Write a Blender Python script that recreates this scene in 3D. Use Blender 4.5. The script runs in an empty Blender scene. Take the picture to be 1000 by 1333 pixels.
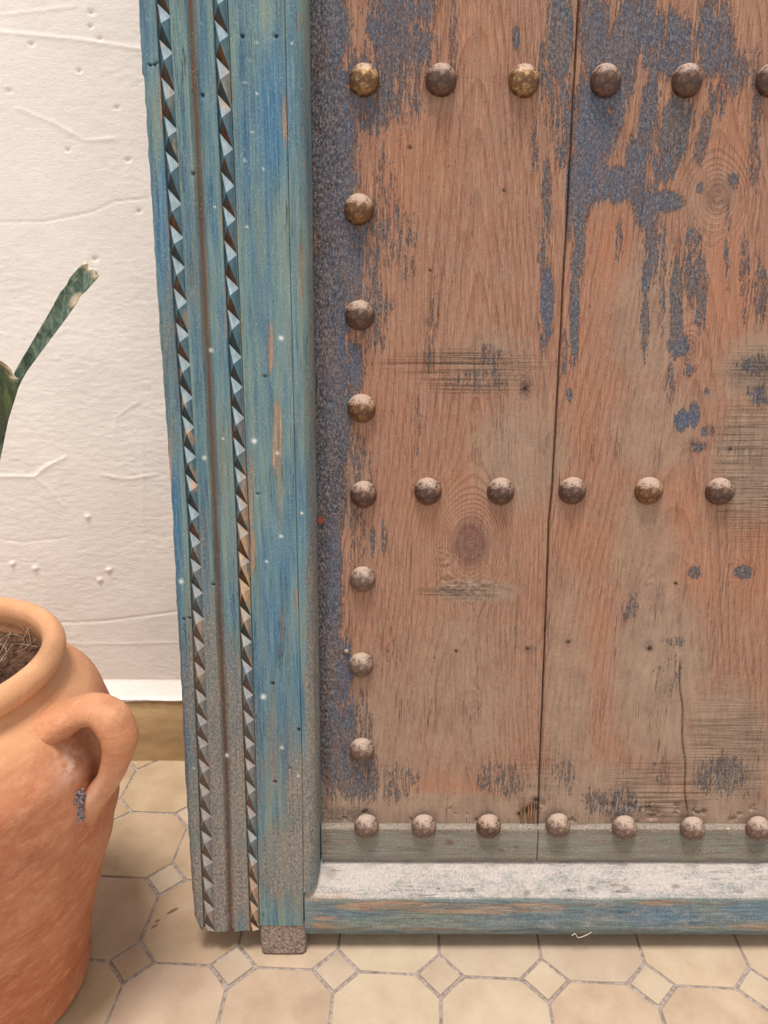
import bpy, bmesh, math, random
import numpy as np
from mathutils import Vector, Matrix

R = math.radians
S = bpy.context.scene
COL = S.collection
random.seed(4)

# ------------------------------------------------------------------ camera
CAM_H, PITCH, ROLL, FPX = 1.15, 0.327827, 0.001883, 930.0
cam_d = bpy.data.cameras.new('camera')
cam = bpy.data.objects.new('camera', cam_d)
COL.objects.link(cam)
cam_d.sensor_fit = 'HORIZONTAL'
cam_d.sensor_width = 36.0
cam_d.lens = 36.0 * FPX / 1000.0
cam_d.clip_start = 0.02
cam.matrix_world = (Matrix.Translation((0, 0, CAM_H)) @ Matrix.Rotation(math.pi/2 - PITCH, 4, 'X')
                    @ Matrix.Rotation(ROLL, 4, 'Z'))
S.camera = cam

# ------------------------------------------------------------------ light
w = bpy.data.worlds.new('sky')
S.world = w
w.use_nodes = True
bg = w.node_tree.nodes['Background']
bg.inputs[0].default_value = (1.0, 0.965, 0.93, 1)
bg.inputs[1].default_value = 0.84
sd = bpy.data.lights.new('courtyard_daylight', 'SUN')
sd.energy = 3.2
sd.angle = R(15)
sd.color = (1.0, 0.965, 0.925)
so = bpy.data.objects.new('courtyard_daylight', sd)
COL.objects.link(so)
so.rotation_euler = Vector((0.05, 0.17, -1.0)).to_track_quat('-Z', 'Y').to_euler()
vs = S.view_settings
vs.view_transform = 'Standard'
vs.look = 'None'
vs.exposure = 0.27
vs.gamma = 1.0
vs.use_curve_mapping = False

# ------------------------------------------------------------------ measured rays -> world
CP, SP = math.cos(PITCH), math.sin(PITCH)
CR, SR = math.cos(ROLL), math.sin(ROLL)
def ray(x, y):
    u = (x-500.0)/FPX; v = (y-666.5)/FPX
    u, v = CR*u+SR*v, -SR*u+CR*v
    return np.array([u, CP - v*SP, -SP - v*CP])
def to_z(x, y, z=0.0):
    d = ray(x, y); t = (z-CAM_H)/d[2]
    return np.array([0, 0, CAM_H]) + d*t
def to_y(x, y, Y):
    d = ray(x, y)
    return np.array([0, 0, CAM_H]) + d*(Y/d[1])
def pix(P):
    """photo coordinates of world points (n,3), used to look the wear lists up"""
    x, y, z = P[:, 0], P[:, 1], P[:, 2]-CAM_H
    zc = np.maximum(y*CP - z*SP, 0.05); yc = -z*CP - y*SP
    u = FPX*x/zc; v = FPX*yc/zc
    return 500+CR*u-SR*v, 666.5+SR*u+CR*v

LEAN = R(6.7)
CL, SL = math.cos(LEAN), math.sin(LEAN)
DQ = np.array([0.0, 0.942+0.05*CL, -0.05*SL])       # door origin: foot of the plank plane
DN = np.array([0.0, -CL, SL]); DV = np.array([0.0, SL, CL])
O3 = np.array([0, 0, CAM_H])
def to_door(x, y, w=0.0):
    d = ray(x, y)
    t = ((DQ + w*DN - O3) @ DN)/(d @ DN)
    P = O3 + d*t - DQ
    return P[0], P @ DV
def door_world(L):                                  # local (u,-w,v) -> world
    L = np.asarray(L, float)
    return DQ + L[:, :1]*np.array([1., 0, 0]) - L[:, 1:2]*DN + L[:, 2:3]*DV

# ------------------------------------------------------------------ numpy noise
def vnoise(x, y, seed=0):
    r = np.random.RandomState(seed).rand(256, 256)
    xi = np.floor(x).astype(int); yi = np.floor(y).astype(int)
    fx = x-xi; fy = y-yi
    fx = fx*fx*(3-2*fx); fy = fy*fy*(3-2*fy)
    a = r[xi % 256, yi % 256]; b = r[(xi+1) % 256, yi % 256]
    c = r[xi % 256, (yi+1) % 256]; d = r[(xi+1) % 256, (yi+1) % 256]
    return (a*(1-fx)+b*fx)*(1-fy)+(c*(1-fx)+d*fx)*fy
def fbm(x, y, seed=0, o=4):
    s = 0; a = .5
    for k in range(o):
        s = s + a*vnoise(x*2**k+7.3*k, y*2**k+3.1*k, seed+k); a *= .5
    return s/(1-.5**o)
def sstep(a, b, x):
    t = np.clip((x-a)/(b-a), 0, 1); return t*t*(3-2*t)
def blobs(px, py, lst):
    m = np.zeros_like(px)
    for b in lst:
        cx, cy, rx, ry, s = b[:5]
        k = b[5] if len(b) > 5 else 0.0             # lean of a streak: x shift per y
        d = np.sqrt(((px-cx-k*(py-cy))/rx)**2+((py-cy)/ry)**2)
        m = np.maximum(m, s*np.clip((1.35-d)/.7, 0, 1))
    return m

# ------------------------------------------------------------------ materials
class NT:
    def __init__(s, name, rough=.8, metal=0.0, spec=.3):
        s.m = bpy.data.materials.new(name); s.m.use_nodes = True
        s.t = s.m.node_tree; s.b = s.t.nodes['Principled BSDF']
        s.b.inputs['Roughness'].default_value = rough
        s.b.inputs['Metallic'].default_value = metal
        s.b.inputs['Specular IOR Level'].default_value = spec
    def n(s, ty, **kw):
        o = s.t.nodes.new(ty)
        for k, v in kw.items(): setattr(o, k, v)
        return o
    def put(s, sock, v):
        if isinstance(v, bpy.types.NodeSocket): s.t.links.new(v, sock)
        elif isinstance(v, (tuple, list)) and len(v) == 3 and sock.type == 'RGBA': sock.default_value = (*v, 1)
        else: sock.default_value = v
    def math(s, op, a, b=0.0, c=0.0, clamp=False):
        o = s.n('ShaderNodeMath', operation=op, use_clamp=clamp)
        s.put(o.inputs[0], a); s.put(o.inputs[1], b); s.put(o.inputs[2], c); return o.outputs[0]
    def coord(s, scale=(1, 1, 1), kind='Object', loc=(0, 0, 0)):
        tc = s.n('ShaderNodeTexCoord'); mp = s.n('ShaderNodeMapping')
        s.t.links.new(tc.outputs[kind], mp.inputs[0]); mp.inputs['Scale'].default_value = scale
        mp.inputs['Location'].default_value = loc
        return mp.outputs[0]
    def noise(s, scale=(1, 1, 1), det=5, rough=.6, dist=0.0, loc=(0, 0, 0)):
        o = s.n('ShaderNodeTexNoise'); s.put(o.inputs['Vector'], s.coord(scale, loc=loc))
        o.inputs['Scale'].default_value = 1; o.inputs['Detail'].default_value = det
        o.inputs['Roughness'].default_value = rough; o.inputs['Distortion'].default_value = dist
        return o.outputs[0]
    def voro(s, scale, rnd=1.0):
        o = s.n('ShaderNodeTexVoronoi'); s.put(o.inputs['Vector'], s.coord(scale))
        o.inputs['Scale'].default_value = 1; o.inputs['Randomness'].default_value = rnd
        return o.outputs['Distance']
    def attr(s, name):
        o = s.n('ShaderNodeAttribute'); o.attribute_name = name; return o.outputs['Fac']
    def step(s, x, a, b, lo=0.0, hi=1.0):
        o = s.n('ShaderNodeMapRange', interpolation_type='SMOOTHSTEP')
        s.put(o.inputs[0], x)
        o.inputs[1].default_value = a; o.inputs[2].default_value = b
        o.inputs[3].default_value = lo; o.inputs[4].default_value = hi
        return o.outputs[0]
    def mix(s, f, a, b, mode='MIX'):
        o = s.n('ShaderNodeMix', data_type='RGBA', blend_type=mode)
        s.put(o.inputs[0], f); s.put(o.inputs[6], a); s.put(o.inputs[7], b); return o.outputs[2]
    def ramp(s, f, stops):
        o = s.n('ShaderNodeValToRGB'); s.put(o.inputs[0], f)
        e = o.color_ramp.elements
        e[0].position, e[0].color = stops[0][0], (*stops[0][1], 1)
        e[1].position, e[1].color = stops[-1][0], (*stops[-1][1], 1)
        for p_, c_ in stops[1:-1]:
            q = e.new(p_); q.color = (*c_, 1)
        return o.outputs[0]
    def bump(s, h, strength=.5, dist=.002, prev=None):
        o = s.n('ShaderNodeBump'); o.inputs['Strength'].default_value = strength
        o.inputs['Distance'].default_value = dist; s.put(o.inputs['Height'], h)
        if prev is not None: s.put(o.inputs['Normal'], prev)
        return o.outputs[0]
    def done(s, col, normal=None, rough=None, metal=None):
        s.put(s.b.inputs['Base Color'], col)
        if normal is not None: s.put(s.b.inputs['Normal'], normal)
        if rough is not None: s.put(s.b.inputs['Roughness'], rough)
        if metal is not None: s.put(s.b.inputs['Metallic'], metal)
        return s.m
def c8(r, g, b):
    f = lambda v: (v/255/12.92) if v/255 <= .04045 else ((v/255+.055)/1.055)**2.4
    return (f(r), f(g), f(b))

def mat_plank():
    s = NT('weathered_plank', .85, spec=.2)
    ph = s.attr('phase')
    fine = s.noise((420, 60, 16), 6, .7)
    finer = s.noise((900, 200, 60), 4, .7)
    med = s.noise((60, 60, 9), 5, .65)
    big = s.noise((9, 9, 3.2), 4, .6)
    mott = s.noise((26, 26, 16), 6, .72, loc=(4, 4, 4))
    ph2 = s.math('ADD', ph, s.math('MULTIPLY', big, .5))
    ring = s.math('FRACT', ph2)                                        # sawtooth of the year rings
    ring = s.math('MULTIPLY', s.step(ring, .55, .95), s.step(ring, .96, 1.0, 1, 0))
    ring = s.math('MULTIPLY', ring, s.step(med, .35, .6, .25, 1))
    ph3 = s.math('FRACT', s.math('MULTIPLY', ph2, 3.0))
    ring3 = s.math('MULTIPLY', s.step(ph3, .4, .9), s.step(ph3, .9, 1.0, 1, 0))
    c = s.ramp(fine, [(.30, c8(86, 58, 48)), (.42, c8(136, 97, 79)), (.58, c8(158, 118, 97)), (.72, c8(192, 152, 127))])
    c = s.mix(s.step(finer, .42, .62, 0, .32), c, c8(196, 156, 128))
    c = s.mix(s.step(finer, .36, .46, .4, 0), c, c8(96, 64, 50))
    c = s.mix(s.math('MULTIPLY', ring, .46), c, c8(92, 52, 40))
    c = s.mix(s.math('MULTIPLY', ring3, .12), c, c8(118, 76, 58))
    pore = s.noise((520, 60, 5), 3, .6, loc=(2, 2, 9))
    c = s.mix(s.step(pore, .52, .64, 0, .34), c, c8(110, 72, 56))
    c = s.mix(s.step(pore, .36, .46, .25, 0), c, c8(194, 152, 126))
    c = s.mix(s.step(big, .42, .66, 0, .25), c, c8(174, 128, 104))
    c = s.mix(s.step(mott, .5, .66, 0, .42), c, c8(142, 116, 98))
    c = s.mix(s.step(mott, .34, .46, .3, 0), c, c8(138, 86, 64))
    c = s.mix(s.math('MULTIPLY', s.attr('red'), s.step(med, .3, .6, .2, .55)), c, c8(176, 108, 76))
    c = s.mix(s.math('MULTIPLY', s.attr('knot'), .8), c, s.ramp(fine, [(.3, c8(84, 56, 50)), (.7, c8(128, 92, 80))]))
    # dust and grey weathering
    dn = s.noise((150, 150, 110), 6, .75)
    dustf = s.step(s.math('ADD', s.attr('dust'), s.math('MULTIPLY', s.math('SUBTRACT', dn, .5), 1.7)), .1, .9, 0, .75)
    c = s.mix(dustf, c, s.ramp(mott, [(.3, c8(128, 112, 98)), (.7, c8(172, 148, 128))]))
    # paint, flaking along the grain
    pn = s.noise((240, 240, 30), 7, .74, .2)
    pn2 = s.noise((60, 60, 12), 4, .6, loc=(3, 1, 2))
    pn3 = s.noise((620, 620, 130), 4, .7, loc=(1, 8, 2))
    pc = s.math('ADD', s.math('MULTIPLY', s.attr('paint'), .88), s.math('MULTIPLY', s.math('SUBTRACT', pn, .5), 2.3))
    pc = s.math('ADD', pc, s.math('MULTIPLY', s.math('SUBTRACT', pn2, .5), .9))
    pc = s.math('ADD', pc, s.math('MULTIPLY', s.math('SUBTRACT', pn3, .5), 1.3))
    pf = s.step(pc, .44, .60)
    crust = s.noise((300, 300, 170), 6, .8)
    pcol = s.ramp(crust, [(.36, c8(44, 44, 50)), (.46, c8(70, 80, 94)), (.55, c8(94, 108, 122)), (.64, c8(152, 148, 146))])
    pcol = s.mix(s.step(pn2, .42, .66, 0, .75), pcol, s.ramp(crust, [(.38, c8(72, 60, 58)), (.62, c8(142, 122, 112))]))
    pcol = s.mix(s.math('MULTIPLY', s.attr('blue'), s.step(crust, .3, .65, .75, .25)), pcol, c8(60, 84, 116))
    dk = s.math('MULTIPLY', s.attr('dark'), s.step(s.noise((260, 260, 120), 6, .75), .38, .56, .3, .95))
    c = s.mix(s.math('MULTIPLY', pf, .9), c, pcol)
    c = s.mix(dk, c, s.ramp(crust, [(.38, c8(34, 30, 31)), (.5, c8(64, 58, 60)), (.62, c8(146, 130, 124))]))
    # cracks along the grain, sand grains
    cr = s.noise((230, 60, 4.5), 3, .5, loc=(9, 0, 5))
    crk = s.step(s.math('ABSOLUTE', s.math('SUBTRACT', cr, .5)), 0.0, .008, 1, 0)
    crk = s.math('MULTIPLY', crk, s.step(s.noise((30, 30, 6), 3), .52, .66))
    c = s.mix(s.math('MULTIPLY', crk, .6), c, c8(66, 46, 38))
    hs = s.noise((5, 60, 520), 5, .7)
    hsf = s.math('MULTIPLY', s.attr('scratch'), s.step(hs, .5, .64))
    c = s.mix(s.math('MULTIPLY', hsf, .6), c, c8(82, 70, 64))
    c = s.mix(s.math('MULTIPLY', s.attr('pit'), .95), c, c8(30, 20, 16))
    v = s.voro((330, 330, 300))
    gate = s.step(s.noise((50, 50, 40), 4, .7), .32, .5)
    sand = s.math('MULTIPLY', s.step(v, .14, .27, 1, 0), gate)
    c = s.mix(s.math('MULTIPLY', sand, .72), c, c8(212, 184, 168))
    v2 = s.step(s.voro((170, 170, 90)), .07, .15, 1, 0)
    c = s.mix(s.math('MULTIPLY', v2, s.step(s.noise((25, 25, 25), 2), .46, .58, 0, .7)), c, c8(80, 56, 48))
    h = s.math('ADD', s.math('MULTIPLY', fine, .6), s.math('MULTIPLY', ring, -.2))
    h = s.math('ADD', h, s.math('MULTIPLY', dn, .35))
    h = s.math('ADD', h, s.math('MULTIPLY', pf, s.math('MULTIPLY', crust, .9)))
    h = s.math('ADD', h, s.math('MULTIPLY', crk, -.8))
    h = s.math('ADD', h, s.math('MULTIPLY', hsf, -.6))
    h = s.math('ADD', h, s.math('MULTIPLY', sand, .6))
    return s.done(c, s.bump(h, 1.0, .0022))

def mat_blue(name, horiz=False, pal=None, dustc=None, grit=1.7):
    s = NT(name, .8, spec=.2)
    g = (18, 60, 300) if horiz else (300, 60, 14)
    g2 = (5, 20, 60) if horiz else (60, 20, 3.2)
    pal = pal or ((54, 88, 112), (78, 110, 124), (104, 128, 126), (130, 136, 118))
    dustc = dustc or ((88, 76, 68), (170, 154, 140))
    fine = s.noise(g, 6, .68)
    st = s.noise(g2, 6, .66, .3)
    st2 = s.noise(tuple(k*.8 for k in g2), 4, .6, .2, (5, 2, 7))
    gr = s.noise((420, 420, 260), 5, .78)
    c = s.ramp(st, [(p_, c8(*q_)) for p_, q_ in zip((.32, .45, .56, .70), pal)])
    c = s.mix(s.step(fine, .42, .7, 0, .36), c, c8(142, 160, 160))
    c = s.mix(s.step(fine, .3, .46, .42, 0), c, tuple(k*.5 for k in c8(*pal[0])))
    c = s.mix(s.step(st2, .5, .68, 0, .5), c, c8(112, 118, 104))
    c = s.mix(s.math('MULTIPLY', s.attr('blue'), s.step(st2, .3, .6, 1, .6)), c, s.ramp(fine, [(.3, c8(38, 80, 116)), (.5, c8(56, 106, 142)), (.7, c8(92, 140, 166))]))
    c = s.mix(s.step(gr, .5, .66, 0, .30), c, c8(164, 170, 164))
    c = s.mix(s.step(gr, .34, .46, .32, 0), c, c8(52, 62, 66))
    # bare wood where the paint is gone
    wn = s.noise(tuple(k*.6 for k in g), 7, .76)
    wn2 = s.noise((300, 300, 300), 4, .7, loc=(3, 3, 3))
    bare = s.math('ADD', s.math('MULTIPLY', s.attr('bare'), .8), s.math('MULTIPLY', s.math('SUBTRACT', wn, .5), 2.0))
    bare = s.math('ADD', bare, s.math('MULTIPLY', s.math('SUBTRACT', wn2, .5), .8))
    bf = s.step(bare, .42, .72)
    wood = s.ramp(fine, [(.3, c8(134, 104, 84)), (.55, c8(168, 136, 110)), (.75, c8(196, 166, 138))])
    c = s.mix(s.math('MULTIPLY', bf, .8), c, wood)
    dn = s.noise((260, 260, 190), 6, .82)
    dm = s.noise((30, 30, 90) if horiz else (90, 90, 14), 5, .7, loc=(6, 1, 3))
    df = s.math('ADD', s.attr('dust'), s.math('MULTIPLY', s.math('SUBTRACT', dn, .5), grit))
    df = s.step(s.math('ADD', df, s.math('MULTIPLY', s.math('SUBTRACT', dm, .5), 1.1)), .22, .86, 0, .82)
    c = s.mix(df, c, s.ramp(dn, [(.38, c8(*dustc[0])), (.6, c8(*dustc[1]))]))
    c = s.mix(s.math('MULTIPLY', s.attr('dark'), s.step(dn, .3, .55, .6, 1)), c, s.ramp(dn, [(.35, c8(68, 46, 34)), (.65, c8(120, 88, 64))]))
    vd = s.step(s.voro((330, 330, 240)), .10, .2, 1, 0)
    c = s.mix(s.math('MULTIPLY', vd, s.step(s.noise((30, 30, 30), 3), .46, .6, 0, .7)), c, c8(196, 200, 196))
    crn = s.noise((5, 60, 190) if horiz else (190, 60, 3.5), 3, .5, loc=(2, 0, 5))
    crk = s.math('MULTIPLY', s.step(s.math('ABSOLUTE', s.math('SUBTRACT', crn, .5)), 0, .007, 1, 0), s.step(s.noise((20, 20, 5), 3), .48, .6))
    c = s.mix(s.math('MULTIPLY', crk, .6), c, c8(44, 46, 46))
    c = s.mix(s.attr('white'), c, c8(214, 216, 208))
    c = s.mix(s.attr('pit'), c, c8(16, 13, 12))
    h = s.math('ADD', s.math('MULTIPLY', fine, .7), s.math('MULTIPLY', gr, .35))
    h = s.math('ADD', h, s.math('MULTIPLY', df, s.math('MULTIPLY', dn, .9)))
    h = s.math('ADD', h, s.math('MULTIPLY', bf, -.3))
    h = s.math('ADD', h, s.math('MULTIPLY', crk, -.7))
    return s.done(c, s.bump(h, .85, .0018))

def mat_facet(name, a, b, bare, barec, dust=.5, own=True):
    s = NT(name, .8, spec=.2)
    fine = s.noise((240, 240, 60), 5, .65)
    big = s.noise((30, 30, 14), 3, .6)
    c = s.ramp(fine, [(.3, a), (.7, b)])
    c = s.mix(s.step(s.math('ADD', big, bare), .5, .62), c, barec)
    if own:
        c = s.mix(s.math('MULTIPLY', s.attr('bare'), s.step(s.noise((120, 120, 40), 5, .7), .3, .5)), c, s.ramp(fine, [(.3, c8(150, 110, 76)), (.7, c8(206, 168, 126))]))
    dn = s.noise((260, 260, 190), 6, .82)
    df = s.step(s.math('ADD', s.attr('dust'), s.math('MULTIPLY', s.math('SUBTRACT', dn, .5), 1.9)), .22, .8, 0, dust)
    c = s.mix(df, c, s.ramp(dn, [(.35, c8(112, 96, 86)), (.65, c8(170, 152, 140))]))
    return s.done(c, s.bump(fine, .5, .001))

def mat_stud(name, base, mid, hi, metal, rough, dustlo, dustc=c8(176, 150, 134)):
    s = NT(name, rough, metal, .5)
    n = s.noise((1.9, 1.9, 1.9), 6, .72)
    n2 = s.noise((9, 9, 9), 4, .75)
    c = s.ramp(n, [(.32, base), (.5, mid), (.68, hi)])
    geo = s.n('ShaderNodeNewGeometry'); sep = s.n('ShaderNodeSeparateXYZ')
    s.t.links.new(geo.outputs['Normal'], sep.inputs[0])
    a = s.math('ADD', sep.outputs[2], s.math('MULTIPLY', s.math('SUBTRACT', n, .5), 1.5))
    a = s.math('ADD', a, s.math('MULTIPLY', s.math('SUBTRACT', n2, .5), 1.6))
    f = s.step(a, dustlo, dustlo+.45, 0, .85)
    c = s.mix(f, c, dustc)
    c = s.mix(s.step(n2, .3, .42, .5, 0), c, tuple(k*.4 for k in base))
    return s.done(c, s.bump(s.math('ADD', n, n2), .5, .0012),
                  rough=s.math('ADD', s.math('MULTIPLY', f, .5), s.math('MULTIPLY', n2, rough*1.6), clamp=True),
                  metal=s.math('MULTIPLY', s.math('SUBTRACT', 1.0, f), metal))

def mat_plaster():
    s = NT('cream_plaster', .9, spec=.15)
    a = s.noise((110, 110, 190), 5, .62)
    b = s.noise((28, 28, 120), 4, .6, .3)
    d = s.noise((3, 3, 2.4), 4, .55)
    c = s.ramp(d, [(.35, c8(240, 229, 220)), (.65, c8(246, 237, 228))])
    c = s.mix(s.step(a, .3, .42, .25, 0), c, c8(218, 200, 188))
    h = s.math('ADD', s.math('MULTIPLY', a, .7), s.math('MULTIPLY', b, .35))
    h = s.math('ADD', h, s.math('MULTIPLY', s.noise((320, 320, 420), 3, .6), .55))
    return s.done(c, s.bump(h, .5, .0016))

STAINS = [(tuple(to_z(x, y)[:2]), r_) for x, y, r_ in ((224.5, 1186, (.014, .0045)), (205, 1199, (.006, .003)), (201, 1206, (.008, .003)))]
def mat_tile(name, lo, mid, hi):
    s = NT(name, .42, spec=.35)
    oi = s.n('ShaderNodeObjectInfo')
    n = s.n('ShaderNodeTexNoise', noise_dimensions='4D'); s.put(n.inputs['Vector'], s.coord((14, 14, 14)))
    n.inputs['Scale'].default_value = 1; n.inputs['Detail'].default_value = 5; n.inputs['Roughness'].default_value = .6
    s.put(n.inputs['W'], s.math('MULTIPLY', oi.outputs['Random'], 30))
    c = s.ramp(n.outputs[0], [(.3, lo), (.5, mid), (.7, hi)])
    r = s.math('SUBTRACT', oi.outputs['Random'], .5)
    hsv = s.n('ShaderNodeHueSaturation'); s.put(hsv.inputs['Color'], c)
    s.put(hsv.inputs['Value'], s.math('ADD', 1.0, s.math('MULTIPLY', r, .12)))
    s.put(hsv.inputs['Hue'], s.math('ADD', .5, s.math('MULTIPLY', r, .012)))
    c = hsv.outputs[0]
    sc = s.n('ShaderNodeTexNoise'); s.put(sc.inputs['Vector'], s.coord((20, 70, 20))); sc.inputs['Scale'].default_value = 3
    sc.inputs['Detail'].default_value = 5
    c = s.mix(s.step(sc.outputs[0], .6, .75, 0, .35), c, tuple(k*.72 for k in mid))
    v = s.step(s.voro((70, 70, 70)), .05, .1, 1, 0)
    c = s.mix(s.math('MULTIPLY', v, .4), c, c8(150, 110, 80))
    geo = s.n('ShaderNodeNewGeometry')                                   # old brown spills on the floor
    for (wx, wy), (rx, ry) in STAINS:
        m_ = s.n('ShaderNodeMapping', vector_type='TEXTURE'); s.t.links.new(geo.outputs['Position'], m_.inputs[0])
        m_.inputs['Location'].default_value = (wx, wy, 0); m_.inputs['Rotation'].default_value = (0, 0, R(38)); m_.inputs['Scale'].default_value = (rx, ry, 1)
        l = s.n('ShaderNodeVectorMath', operation='LENGTH'); s.t.links.new(m_.outputs[0], l.inputs[0])
        f_ = s.step(s.math('ADD', l.outputs['Value'], s.math('MULTIPLY', s.noise((240, 240, 240), 4), 1.0)), 1.1, 1.5, .8, 0)
        c = s.mix(f_, c, c8(92, 58, 30))
    h = s.math('ADD', n.outputs[0], s.math('MULTIPLY', s.noise((160, 160, 160), 4), .25))
    return s.done(c, s.bump(h, .3, .003), rough=s.step(sc.outputs[0], .3, .7, .38, .6))

def mat_clay():
    s = NT('terracotta_clay', .62, spec=.3)
    band = s.noise((4, 4, 34), 4, .55, .6)
    n = s.noise((9, 9, 9), 6, .65)
    f = s.noise((190, 190, 190), 4, .6)
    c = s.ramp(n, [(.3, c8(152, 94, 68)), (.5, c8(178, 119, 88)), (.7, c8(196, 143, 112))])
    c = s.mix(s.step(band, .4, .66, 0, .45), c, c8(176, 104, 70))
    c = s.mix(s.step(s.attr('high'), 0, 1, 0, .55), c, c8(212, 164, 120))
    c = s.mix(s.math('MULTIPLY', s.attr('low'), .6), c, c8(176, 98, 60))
    bl = s.math('MULTIPLY', s.attr('bloom'), s.step(s.noise((60, 60, 60), 5, .7), .35, .6))
    c = s.mix(bl, c, c8(214, 186, 170))
    c = s.mix(s.step(s.noise((36, 36, 70), 6, .75), .46, .66, 0, .45), c, c8(210, 156, 118))
    st = s.noise((130, 130, 26), 5, .7, .8)
    c = s.mix(s.step(st, .64, .74, 0, .4), c, c8(226, 176, 142))
    c = s.mix(s.step(f, .3, .4, .35, 0), c, c8(138, 76, 50))
    h = s.math('ADD', s.math('MULTIPLY', band, .8), s.math('MULTIPLY', f, .2))
    return s.done(c, s.bump(h, .4, .004))

def mat_simple(name, lo, hi, sc=(60, 60, 60), rough=.8, bs=.4, bd=.002, spec=.3, dist=0.0):
    s = NT(name, rough, spec=spec)
    n = s.noise(sc, 5, .65, dist)
    return s.done(s.ramp(n, [(.32, lo), (.68, hi)]), s.bump(n, bs, bd))

# ------------------------------------------------------------------ object helpers
def link(name, me, mat=None, parent=None, sharp=None):
    o = bpy.data.objects.new(name, me); COL.objects.link(o)
    if mat is not None:
        for m_ in (mat if isinstance(mat, list) else [mat]): me.materials.append(m_)
    if parent is not None: o.parent = parent
    if sharp is not None:
        me.shade_smooth(); me.set_sharp_from_angle(angle=R(sharp))
    return o
def tag(o, label=None, cat=None, group=None, kind=None):
    for k, v in (('label', label), ('category', cat), ('group', group), ('kind', kind)):
        if v: o[k] = v
    return o
def empty(name, loc=(0, 0, 0), rot=(0, 0, 0)):
    o = bpy.data.objects.new(name, None); COL.objects.link(o)
    o.location = loc; o.rotation_euler = rot; o.empty_display_size = .05
    return o
def mesh(name, V, F, attrs=None):
    me = bpy.data.meshes.new(name)
    V = np.asarray(V, float)
    me.from_pydata(V.tolist(), [], F)
    me.validate()
    for k, a in (attrs or {}).items():
        at = me.attributes.new(k, 'FLOAT', 'POINT'); at.data.foreach_set('value', np.asarray(a, np.float32))
    me.update()
    return me
def grid_faces(nr, nc, flip=False, off=0):
    i = np.arange(nr-1)[:, None]*nc + np.arange(nc-1)[None, :] + off
    q = np.stack([i, i+1, i+nc+1, i+nc], -1).reshape(-1, 4)
    if flip: q = q[:, ::-1]
    return q.tolist()
def strip(a, b, step, coarse=None):
    return np.linspace(a, b, max(2, int(abs(b-a)/step)+1))
def slab(G, back):
    """G: (nr,nc,3) front surface in local (x,-w,z); closed with sides and a back at y=back"""
    nr, nc, _ = G.shape
    V = G.reshape(-1, 3)
    F = grid_faces(nr, nc, flip=True)
    loop = [(0, j) for j in range(nc)]+[(i, nc-1) for i in range(1, nr)]+[(nr-1, j) for j in range(nc-2, -1, -1)]+[(i, 0) for i in range(nr-2, 0, -1)]
    idx = [i*nc+j for i, j in loop]
    B = V[idx].copy(); B[:, 1] = back
    n0 = len(V); m_ = len(idx)
    for k in range(m_):
        a, b = idx[k], idx[(k+1) % m_]
        F.append([a, b, n0+(k+1) % m_, n0+k])
    F.append([n0+k for k in range(m_)])
    return np.concatenate([V, B]), F
def fixn(me):
    bm = bmesh.new(); bm.from_mesh(me); bmesh.ops.recalc_face_normals(bm, faces=bm.faces); bm.to_mesh(me); bm.free()
    return me
def tube(path, rad, n=10, flat=None, cap=True):
    """swept tube; rad: list of (a,b) semi-axes; flat: fixed side vector"""
    P = np.asarray(path, float); k = len(P)
    T = np.gradient(P, axis=0); T /= np.linalg.norm(T, axis=1)[:, None]
    V = []
    up = np.array(flat if flat is not None else (0.13, .2, 1.0), float)
    for i in range(k):
        a = np.cross(T[i], up)
        if np.linalg.norm(a) < 1e-4: a = np.cross(T[i], (1, 0, 0))
        a /= np.linalg.norm(a); b = np.cross(a, T[i])
        ra, rb = rad[i] if isinstance(rad[i], (tuple, list)) else (rad[i], rad[i])
        for j in range(n):
            t = 2*math.pi*j/n
            V.append(P[i]+a*ra*math.cos(t)+b*rb*math.sin(t))
    F = []
    for i in range(k-1):
        for j in range(n):
            F.append([i*n+j, i*n+(j+1) % n, (i+1)*n+(j+1) % n, (i+1)*n+j])
    if cap: F += [list(range(n))[::-1], [(k-1)*n+j for j in range(n)]]
    return np.array(V), F
def catmull(P, m=8):
    P = np.asarray(P, float); Q = np.vstack([2*P[0]-P[1], P, 2*P[-1]-P[-2]]); o = []
    for i in range(1, len(Q)-2):
        for t in np.linspace(0, 1, m, endpoint=False):
            o.append(.5*((2*Q[i])+(-Q[i-1]+Q[i+1])*t+(2*Q[i-1]-5*Q[i]+4*Q[i+1]-Q[i+2])*t*t+(-Q[i-1]+3*Q[i]-3*Q[i+1]+Q[i+2])*t**3))
    o.append(P[-1]); return np.array(o)

# ================================================================== THE SETTING
M_plaster = mat_plaster()
WALL_Y = 1.488
SK_Y = 1.472                                                            # face of the skirting tiles
zl = to_y(200, 885, WALL_Y)[2]                                          # where the plaster ledge begins
zs = to_y(200, 912, SK_Y)[2]                                            # top of the skirting tiles
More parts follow.
